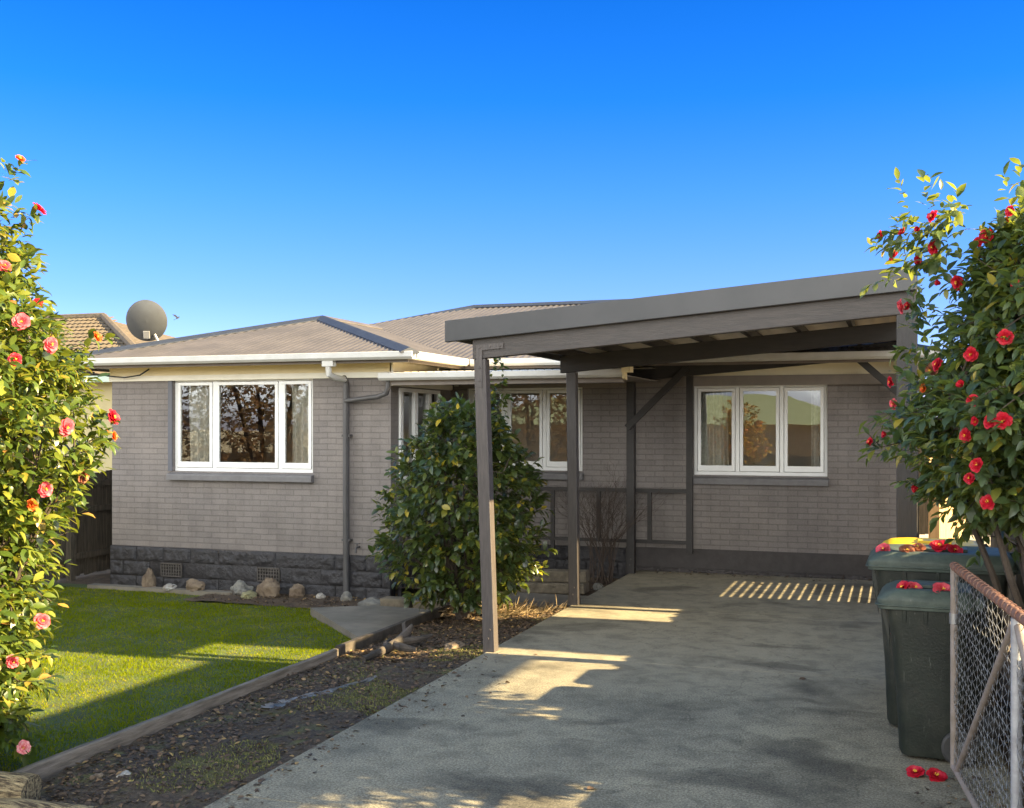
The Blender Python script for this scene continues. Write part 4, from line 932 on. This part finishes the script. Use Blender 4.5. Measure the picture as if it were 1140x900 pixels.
mb = MB(); mb.tube([gp(-.03, .93), gp(-.09, .94), gp(-.1, .90)], .012, 8); mb.tube([gp(0, .9), gp(0, .96)], .028, 10); wpart(mb, 'latch', STEEL, GT, smooth=True)
mb = MB(); cw = .055; nw = int((glen-.06)/cw); nz = 22; dz = 1.14/nz; side = gd.cross(Vector((0, 0, 1)))
for i in range(nw):
    pts = []
    for j in range(nz*2+1):
        s_ = .03 + i*cw + (cw*.53 if j % 2 else -.03*cw); wv = .006*math.sin(j*.5+i*.3)
        pts.append(gp(s_, .08+j*dz/2) + side*((.004 if (j+i) % 2 else -.004)+wv))
    mb.tube(pts, .0019, 4, False)
wpart(mb, 'wire_mesh', WIRE, GT)

# ------------------------------------------------------------------ fences
def paling_fence(name, label, p0, p1, z0, h, m, seed, rails=True, pw=.1, gap=.0004, jag=.02, railside=1):
    p0, p1 = Vector(p0), Vector(p1); d = p1-p0; L = d.length; d.normalize(); s_ = Vector((-d.y, d.x, 0))*railside; r_ = random.Random(seed)
    t = thing(name, label, 'fence', (p0.x, p0.y, z0)); F4 = Matrix((( d.x, s_.x, 0, p0.x), (d.y, s_.y, 0, p0.y), (0, 0, 1, z0), (0, 0, 0, 1)))
    mb = MB(); n = int(L/(pw+gap))
    for i in range(n):
        a = i*(pw+gap); hh = h + r_.uniform(-jag, jag); o_ = r_.uniform(-.004, .004)
        mb.box((a, o_, .03+r_.uniform(0, .03)), (a+pw, .018+o_, hh), F4)
    wpart(mb, 'palings', m, t)
    for z in (.3, h*.62, h-.22)[:3 if rails else 0]:
        mb = MB(); mb.box((0, .024, z), (L, .065, z+.09), F4); wpart(mb, 'rail', m, t)
    for i in range(int(L/2.4)+1):
        a = min(i*2.4, L-.1); mb = MB(); mb.box((a, .024 if not rails else .066, -.05), (a+.1, .166, h-.1), F4); wpart(mb, 'post', m, t)
    return t
paling_fence('paling_fence', 'dark mossy timber paling fence left of the house', (-11.95, 21, 0), (-11.95, 2, 0), -.3, 1.62, FENCED, 1, True, railside=1)
paling_fence('paling_fence', 'weathered grey paling fence behind the wheelie bins', (1.0, 6.6, 0), (1.0, 13.2, 0), -.03, 1.62, FENCE, 2, True, railside=1)
paling_fence('paling_fence', 'added low paling fence beside the gate, out of view, shading the driveway', (1.02, 3.3, 0), (1.02, 6.9, 0), -.03, 1.3, FENCE, 6, True, railside=1)  # unseen section added to limit the sun on the near slab
paling_fence('paling_fence', 'grey paling fence closing off the back of the side passage', (.3, 23, 0), (9, 23, 0), -.1, 1.8, FENCED, 8, False)
paling_fence('timber_gate', 'sunlit raw timber side gate beyond the carport post', (.42, 17.2, 0), (1.0, 18.3, 0), -.03, 1.62, PINE, 3, False, railside=-1)['category'] = 'gate'

# ------------------------------------------------------------------ timber edging, logs, rocks
def plank(name, label, cat, a, b, w, h, m, seed, group=None, z0=-.2):
    a, b = Vector(a), Vector(b); n = 24; d = (b-a).normalized(); s_ = Vector((d.y, -d.x, 0)); mb = MB(); rg = []
    for i in range(n+1):
        p = a.lerp(b, i/n); nz_ = .006*noise.noise(Vector((i*.35, seed, 0))); ny = .012*noise.noise(Vector((i*.2, seed, 4)))
        rg.append([p+s_*(q*w/2+ny)+Vector((0, 0, r__)) for q, r__ in ((-1, z0), (1, z0), (1, h-.006+nz_), (.8, h+nz_), (-.8, h+nz_), (-1, h-.006+nz_))])
    mb.rings(rg); o = mb.build(name, m, loc=(a+b)/2+Vector((0, 0, z0))); return tag(o, label, cat, group)
EG = 'timber edging between lawn and garden bed'
plank('timber_edging', 'long weathered timber edging board between lawn and garden bed, nearer the camera', 'edging', (-5.06, 4.3, 0), (-4.99, 9.35, 0), .05, -.045, EDGE, 1, EG)
plank('timber_edging', 'shorter timber edging board, coloured darker for shade, between the path and the bark bed', 'edging', (-4.995, 9.4, 0), (-4.93, 12.28, 0), .055, -.03, WOODG, 2, EG)  # dark wood tone puts the shade on this stretch into the colour
def log(name, label, pts, rad, m, seed, cat='log', flat=1):
    mb = MB(); pts = [Vector(p) for p in pts]; n = 18; rg = []; fine = []
    for i in range(len(pts)-1):
        for k in range(8): fine.append((pts[i].lerp(pts[i+1], k/8), rad[i]+(rad[i+1]-rad[i])*k/8))
    fine.append((pts[-1], rad[-1]))
    for i, (p, r) in enumerate(fine):
        d = (fine[min(i+1, len(fine)-1)][0]-fine[max(i-1, 0)][0]).normalized(); a = d.cross(Vector((0, 0, 1))).normalized(); b = a.cross(d)
        ring = []
        for k in range(n):
            t = 6.2832*k/n; rr = r*(1 + .16*noise.noise(Vector((math.cos(t)*2.2, math.sin(t)*2.2, seed+i*.08))) + .08*noise.noise(Vector((math.cos(t)*6, math.sin(t)*6, seed+i*.25))))
            ring.append(p + a*math.cos(t)*rr + b*math.sin(t)*rr*flat)
        rg.append(ring)
    mb.rings(rg); o = mb.build(name, m, smooth=True, loc=pts[0]-Vector((0, 0, rad[0]))); return tag(o, label, cat)
log('split_log', 'pale split log lying in the sun at the corner of the lawn', [(-5.2, 5.0, -.02), (-4.9, 5.03, -.03), (-4.66, 5.1, -.03)], [.13, .13, .12], LOGM, 1, flat=.75)
log('split_log', 'flat half-rotten log in front of the pale split log', [(-5.0, 4.78, -.09), (-4.6, 4.9, -.09), (-4.2, 5.05, -.1)], [.13, .13, .08], LOGM, 4, flat=.55)
mb = MB()
mb.tube([(-4.62, 8.75, -.06), (-4.56, 9.3, -.03), (-4.52, 9.75, .0), (-4.46, 10.0, .1), (-4.4, 10.08, .2)], [.035, .06, .08, .065, .03], 10)
mb.tube([(-4.54, 9.5, -.02), (-4.75, 9.75, -.04), (-4.95, 10.3, -.06)], [.06, .05, .02], 8); mb.tube([(-4.5, 9.8, 0), (-4.25, 10.0, .02), (-4.12, 10.3, .04)], [.06, .05, .02], 8)
mb.tube([(-4.46, 9.95, .05), (-4.58, 10.1, .2), (-4.55, 10.15, .24)], [.05, .035, .015], 8); mb.tube([(-4.52, 9.6, 0), (-4.3, 9.45, 0), (-4.05, 9.5, -.03)], [.055, .06, .03], 8)
o = mb.build('driftwood', WOODG, smooth=True, loc=(-4.5, 9.6, -.08)); o.scale = (.55, .6, .7); tag(o, 'gnarled dark driftwood stump lying in the bark bed', 'driftwood')
def rock(label, loc, size, m, seed, rough=.35, group='stones along the house foundation', name='rock'):
    import bmesh
    bm = bmesh.new(); bmesh.ops.create_icosphere(bm, subdivisions=4, radius=1)
    for v in bm.verts:
        n_ = noise.noise(v.co*1.3 + Vector((seed*7.3, 0, 0)))*rough + noise.noise(v.co*3.5 + Vector((seed*3.1, 5, 0)))*rough*.4
        q = v.co*(1+n_); q.z = max(q.z, -.55); v.co = Vector((q.x*size[0], q.y*size[1], q.z*size[2]))
    me = bpy.data.meshes.new(name); bm.to_mesh(me); bm.free(); me.materials.append(m); me.polygons.foreach_set('use_smooth', [True]*len(me.polygons))
    me.set_sharp_from_angle(angle=R(35))
    o = link(bpy.data.objects.new(name, me)); o.location = (loc[0], loc[1], loc[2]+.45*size[2]); o.rotation_euler = (0, 0, seed)
    return tag(o, label, 'rock', group)
rock('upright brown and white stone against the dark foundation under the left window', (-10.0, 13.2, -.23), (.085, .07, .17), ROCKT, 1)
rock('flat white stone on the concrete strip beside the upright brown stone', (-9.6, 13.12, -.23), (.12, .09, .05), ROCKW, 2)
rock('lumpy brown stone on the concrete strip, between the two vents', (-9.2, 13.15, -.23), (.15, .1, .1), ROCKT, 3)
rock('pale grey slab of stone leaning at the left of the stone pile', (-8.42, 13.1, -.26), (.16, .1, .12), ROCKG, 4, .5)
rock('low greenish flat stone in front of the stone pile', (-8.22, 12.95, -.26), (.15, .1, .065), mat('mossy_rock', (.25, .23, .12), (.17, .16, .09), 9, .85, .5, 30), 5)
rock('large rounded tan boulder at the right of the stone pile', (-8.03, 13.16, -.26), (.18, .13, .16), ROCKT, 6)
rock('small upright tan stone between the stone pile and the downpipe', (-7.63, 13.2, -.25), (.1, .08, .12), ROCKT, 7)
rock('small pale pebble just left of the downpipe', (-7.24, 13.15, -.25), (.075, .06, .05), ROCKW, 8)
rock('small round grey stone at the foot of the downpipe', (-6.86, 13.15, -.26), (.08, .07, .08), ROCKG, 9)
rock('large grey stone at the left end of the block edging by the shrub', (-6.25, 12.72, -.28), (.2, .13, .1), ROCKG, 10)
rock('white stone lying in the garden bed near the split log', (-4.47, 5.66, -.12), (.06, .045, .04), ROCKW, 11, .4, 'loose stones in the garden bed')
rock('yellow-brown stone in the garden bed close to the driveway', (-4.0, 5.95, -.09), (.05, .045, .03), mat('ochre_rock', (.45, .3, .1), (.35, .22, .08), 9, .8, .4, 30), 12, .3, 'loose stones in the garden bed')
rock('small tan stone beside the white stone in the garden bed', (-4.62, 5.6, -.12), (.045, .035, .03), ROCKT, 13, .3, 'loose stones in the garden bed')
rock('brown slab of broken stone behind the carport post in the bark bed', (-3.95, 9.75, -.06), (.13, .08, .05), ROCKT, 14, .4, 'loose stones in the garden bed')
for i, (x, y) in enumerate([(-4.3, 14.2), (-3.75, 14.35), (-4.05, 14.9), (-5.0, 14.3)]):
    rock(['pale stone in the porch bed behind the second carport post', 'grey stone in the porch bed right of the second carport post', 'dark stone under the bare twiggy shrub', 'grey stone in the porch bed behind the green shrub'][i], (x, y, -.13), (.1, .07, .06), [ROCKW, ROCKG, ROCKT, ROCKG][i], 20+i, .35, 'stones in the porch bed')
def block(label, loc, size, m, seed):
    mb = MB(); mb.box((-size[0]/2, -size[1]/2, 0), (size[0]/2, size[1]/2, size[2])); o = mb.build('stone_block', m, bevel=.02); o.location = loc; o.rotation_euler = (R(1), R(-1.5), seed*.05-.1)
    return tag(o, label, 'stone block', 'stone blocks edging the path')
BLK = mat('sandstone_block', (.17, .14, .1), (.085, .07, .05), 8, .9, .8, 26, bdist=.02)
block('left stone block of the path edging beside the large grey stone', (-5.83, 12.52, -.2), (.4, .18, .13), BLK, 1)
block('right stone block of the path edging, half under the green shrub', (-5.42, 12.56, -.2), (.38, .18, .12), BLK, 3)
block('upper rough stone block behind the second carport post', (-4.2, 13.9, .02), (.85, .2, .15), BLK, 2)
block('lower rough stone block behind the second carport post', (-4.25, 13.86, -.12), (.95, .24, .135), BLK, 2)
# grey plastic sheet half buried in the bed
mb = MB(); vs = []; fs = []
for j in range(29):
    for i in range(7):
        t = j/28; x = -4.52 + .36*t + .26*(i/6-.5)*(1.15-t)*(.5+.9*abs(noise.noise(Vector((t*5, 0, 7))))) + .07*noise.noise(Vector((t*4, i*.7, 1))); y = 7.35 + 1.15*t + .06*noise.noise(Vector((t*3, i, 4)))
        edge = abs(i-3)/3; vs.append((x, y, bed_z(x, y) + .014*(1-edge**2) + .012*noise.noise(Vector((t*14, i*.9, 2))) - .006*edge))
for j in range(28):
    for i in range(6): a = j*7+i; fs.append((a, a+1, a+8, a+7))
mb.add(vs, fs); o = mb.build('plastic_sheet', mat('grey_plastic', (.17, .175, .185), (.06, .06, .06), 9, .3, .4, 30), smooth=True, loc=(-4.35, 8.0, -.1)); tag(o, 'torn strip of grey plastic half buried in the garden bed', 'plastic sheet')

# ------------------------------------------------------------------ neighbours
def hip_house(name, label, x0, x1, y0, y1, zg, ze, zr_, wallm, roofm, trim, ridge=None, over=.45):
    t = thing(name, label, 'house', ((x0+x1)/2, (y0+y1)/2, zg))
    mb = MB(); mb.box((x0, y0, zg), (x1, y1, ze)); wpart(mb, 'wall', wallm, t)
    a, b, c, d = x0-over, x1+over, y0-over, y1+over; h = (d-c)/2; ym = (c+d)/2; r0, r1 = ridge or (a+h, b-h)
    mb = MB(); mb.add([(a, c, ze), (b, c, ze), (b, d, ze), (a, d, ze), (r0, ym, zr_), (r1, ym, zr_)], [(0, 1, 5, 4), (1, 2, 5), (2, 3, 4, 5), (3, 0, 4), (3, 2, 1, 0)]); rf = wpart(mb, 'roof', roofm, t)
    mb = MB(); mb.box((a-.03, c-.1, ze-.1), (b+.03, c-.004, ze+.03)); mb.box((b+.004, c-.004, ze-.1), (b+.1, d, ze+.03)); wpart(mb, 'gutter', trim, t)
    return t
T = hip_house('neighbour_house', 'cream neighbouring house with a mossy tiled hip roof beyond the left fence', -27, -14.6, 19.5, 28.5, -.4, 3.05, 4.85, NWALL, TILE, NTRIM, (-23, -19.6))
mb = MB()
for j in range(15):                                              # tile courses on the front slope and the right hip
    t_ = j/15; y = 19.05 + 4.95*t_; z = 3.08 + 1.78*t_; xa = -27.4+4.4*t_; xb = -14.2-5.4*t_
    xs = frange(xa, xb, .16); 
    for x in xs[:-1]: mb.add([(x, y-.02, z+.035), (x+.08, y-.02, z+.065), (x+.16, y-.02, z+.035), (x, y+.33, z+.125), (x+.08, y+.33, z+.155), (x+.16, y+.33, z+.125)], [(0, 1, 4, 3), (1, 2, 5, 4), (0, 2, 1)])
wpart(mb, 'roof_tiles', TILE, T)
mb = MB(); mb.tube([(-23, 24, 4.9), (-19.6, 24, 4.9), (-14.2, 19.0, 3.14)], .1, 8); wpart(mb, 'ridge_tiles', TILE, T)
hip_house('neighbour_house', 'yellow brick house with a pale green roof across the street', -22, -1.5, -31, -23, -.5, 2.1, 3.6, YBRICK, GROOF, WHITE)
paling_fence('picket_fence', 'grey paling fence across the street before the yellow brick house', (-30, -17, 0), (6, -17, 0), -.5, 1.3, FENCE, 9, False)
T = thing('neighbour_house', 'added two-storey house out of view at right, its openings shaped for the sun patches', 'house', (6.2, 13.5, 0))
mb = MB()  # unseen house added to block the sun; its gaps pass the light strips
mb.box((5, 10.2, 0), (7.4, 10.699, 4.85))  # annex added to keep the sun off the bark bed
for a, b, z in ((10.7, 11.9, 0), (11.9, 12.85, 5.0), (12.85, 13.8, 0), (13.8, 15.3, 3.6), (15.3, 16.6, 0)): mb.box((5, a+.001, z), (5.3, b-.001, 7.6)); mb.box((5.301, a+.001, z + (1.1 if z else 0)), (7.4, b-.001, 7.6))
wpart(mb, 'wall', NB, T)
mb = MB(); mb.prism([(4.97, 7.602), (7.45, 7.602), (6.2, 8.1)], 10.66, 16.64, 'y'); wpart(mb, 'roof', ROOF, T)
for y in (12.2, 14.5): mb = MB(); mb.box((4.97, y-.5, 5.2), (4.995, y+.5, 6.4)); wpart(mb, 'window', DARKGLASS, T)
T = thing('shade_roof', 'added flat roof on posts, out of view at right, shading lawn and driveway', 'added shade roof', (2.7, 6, 0))  # unseen slab added to cast the straight shade band on lawn and driveway
mb = MB(); mb.box((2.58, 1.0, 4.0), (5.2, 9.75, 4.1)); wpart(mb, 'roof', ZINC, T)
for x in (2.66, 5.1):
    for y in (1.1, 6.6): mb = MB(); mb.box((x-.04, y-.04, -.05), (x+.04, y+.04, 4.0)); wpart(mb, 'post', CHAR, T)
# trees and bushes behind the camera, seen mirrored in the windows
def big_tree(name, label, c, zs, rs, n, m, seed, L, cat='tree', trunk=.12, group=None, k=8):
    t = thing(name, label, cat, (c[0], c[1], -.5), group); P, A = crown_twigs(c, zs, rs, n, seed, .2, .45)
    foliage('crown', [twig_leaves(P, A, seed, k, L[1]*2.2, L, .36)], m, t, seed); stems('trunk', (c[0], c[1], -.5), P, A, t, seed, 14, trunk, 6); return t
big_tree('autumn_tree', 'brown autumn tree with bare branches at the left of the front yard', (-16.5, 0), [.2, 1.5, 3, 4.5, 6, 7], [2.6, 3.3, 3.4, 3, 2.2, .8], 4200, LEAF_A, 31, (.06, .12), group='autumn trees by the street')
big_tree('autumn_tree', 'brown autumn tree standing near the street corner', (-13, -9), [-.3, 1.5, 3, 4.5, 6, 7], [2.6, 3.2, 3.2, 2.8, 2, .8], 4200, LEAF_A, 37, (.06, .12), group='autumn trees by the street')
big_tree('golden_shrub', 'golden orange shrub beside the driveway entrance', (-4.0, 1.2), [-.4, .2, .8, 1.5, 2.1, 2.6], [.5, .75, .85, .8, .6, .25], 420, LEAF_O, 41, (.07, .12), 'shrub', .04)
big_tree('garden_tree', 'dark green tree behind the side passage, seen through the right camellia', (2.6, 19.5), [.6, 1.4, 2.2, 2.8, 3.3], [.9, 1.35, 1.3, .9, .3], 700, LEAF_G, 51, (.08, .14))
# bird
mb = MB(); mb.rings([[(x*1.0, r*math.cos(2*math.pi*i/8), r*math.sin(2*math.pi*i/8)) for i in range(8)] for x, r in ((-.14, .004), (-.1, .012), (-.05, .03), (0, .038), (.05, .03), (.08, .022), (.1, .012), (.125, .003))])
for s_ in (-1, 1): mb.add([(.04, s_*.02, .02), (-.04, s_*.02, .02), (-.07, s_*.16, .11), (-.05, s_*.3, .14), (.02, s_*.15, .12)], [(0, 1, 2, 4), (4, 2, 3)]); mb.add([(.04, s_*.02, .012), (-.04, s_*.02, .012), (-.07, s_*.16, .104), (-.05, s_*.3, .138), (.02, s_*.15, .112)], [(4, 2, 1, 0), (3, 2, 4)])
mb.add([(-.12, 0, .0), (-.22, .035, .0), (-.22, -.035, .0)], [(0, 1, 2)])
o = mb.build('bird', mat('bird_black', (.02, .02, .022), None, 8, .6), smooth=True); o.location = (-15.87, 22, 4.56); o.rotation_euler = (R(20), R(-30), R(60)); o.scale = (.5,)*3; tag(o, 'small dark bird flying above the roof beside the dish', 'bird')
# ------------------------------------------------------------------ camera, light, sky
cam = bpy.data.cameras.new('camera'); co = link(bpy.data.objects.new('camera', cam)); S.camera = co
co.location = (0, 0, 2.05); co.rotation_euler = (R(90), 0, R(19.1))
cam.sensor_width = 36; cam.lens = 36*1240/1140; cam.shift_y = 24/1140; cam.clip_end = 2000
ELEV, AZ = 26.0, 3.0                                              # sun from +X, turned AZ towards +Y
d = Vector((math.cos(R(ELEV))*math.cos(R(AZ)), math.cos(R(ELEV))*math.sin(R(AZ)), math.sin(R(ELEV))))
sun = bpy.data.lights.new('sun', 'SUN'); so = link(bpy.data.objects.new('sun', sun)); so.rotation_euler = d.to_track_quat('Z', 'Y').to_euler()
sun.energy = 3.9; sun.angle = R(.5); sun.color = (1, .8, .52)
FILL_CLOUD = 5.1
w = bpy.data.worlds.new('World'); S.world = w; w.use_nodes = True; nt = w.node_tree; bg = nt.nodes['Background']
sk = N(nt, 'ShaderNodeTexSky', sky_type='NISHITA'); sk.sun_disc = False; sk.sun_elevation = R(ELEV); sk.sun_rotation = R(90-AZ)
sk.altitude = 600; sk.air_density = 1.0; sk.dust_density = .3; sk.ozone_density = 3.0
tc = N(nt, 'ShaderNodeTexCoord'); sz = N(nt, 'ShaderNodeSeparateXYZ'); nt.links.new(tc.outputs['Generated'], sz.inputs[0])
tint = ramp(nt, sz.outputs[2], [(0, (.3, .30, .56)), (.11, (.15, .225, .52)), (.2, (.07, .215, .52)), (.28, (.012, .19, .51)), (.36, (0, .165, .49)), (.6, (.3, .5, .65)), (1, (.7, .85, .9))])

# bright clouds added out of view behind the camera to fill the shade
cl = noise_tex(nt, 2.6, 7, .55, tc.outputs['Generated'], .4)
def math_(op, a, b=None, c=None):
    n = N(nt, 'ShaderNodeMath', operation=op, use_clamp=False)
    for k_, v in enumerate((a, b, c)):
        if v is None: continue
        if hasattr(v, 'is_linked'): nt.links.new(v, n.inputs[k_])
        else: n.inputs[k_].default_value = v
    return n.outputs[0]
def sstep(v, a, b):
    n = N(nt, 'ShaderNodeMapRange', interpolation_type='SMOOTHSTEP'); nt.links.new(v, n.inputs[0]); n.inputs[1].default_value = a; n.inputs[2].default_value = b; return n.outputs[0]
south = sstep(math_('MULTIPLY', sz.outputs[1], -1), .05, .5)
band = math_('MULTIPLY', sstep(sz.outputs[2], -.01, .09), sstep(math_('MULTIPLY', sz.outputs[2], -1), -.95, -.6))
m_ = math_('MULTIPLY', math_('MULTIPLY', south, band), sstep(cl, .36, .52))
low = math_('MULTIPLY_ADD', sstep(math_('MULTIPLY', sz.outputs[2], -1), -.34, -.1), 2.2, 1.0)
fill_cloud = N(nt, 'ShaderNodeVectorMath', operation='SCALE'); fill_cloud.inputs[0].default_value = (FILL_CLOUD*.98, FILL_CLOUD*1.02, FILL_CLOUD*1.15); nt.links.new(low, fill_cloud.inputs['Scale'])
skyc = mix(nt, 1, sk.outputs[0], tint, 'MULTIPLY')
nt.links.new(mix(nt, m_, skyc, fill_cloud.outputs[0]), bg.inputs[0]); bg.inputs[1].default_value = .085
S.view_settings.view_transform = 'Standard'; S.view_settings.look = 'None'; S.view_settings.gamma = 1; S.view_settings.use_white_balance = True; S.view_settings.white_balance_temperature = 7600; S.view_settings.white_balance_tint = 2; S.view_settings.exposure = 2.95
S.render.engine = 'CYCLES'; c_ = S.cycles
c_.max_bounces = 8; c_.transparent_max_bounces = 12; c_.diffuse_bounces = 4; c_.glossy_bounces = 4; c_.use_denoising = True; c_.sample_clamp_indirect = 6
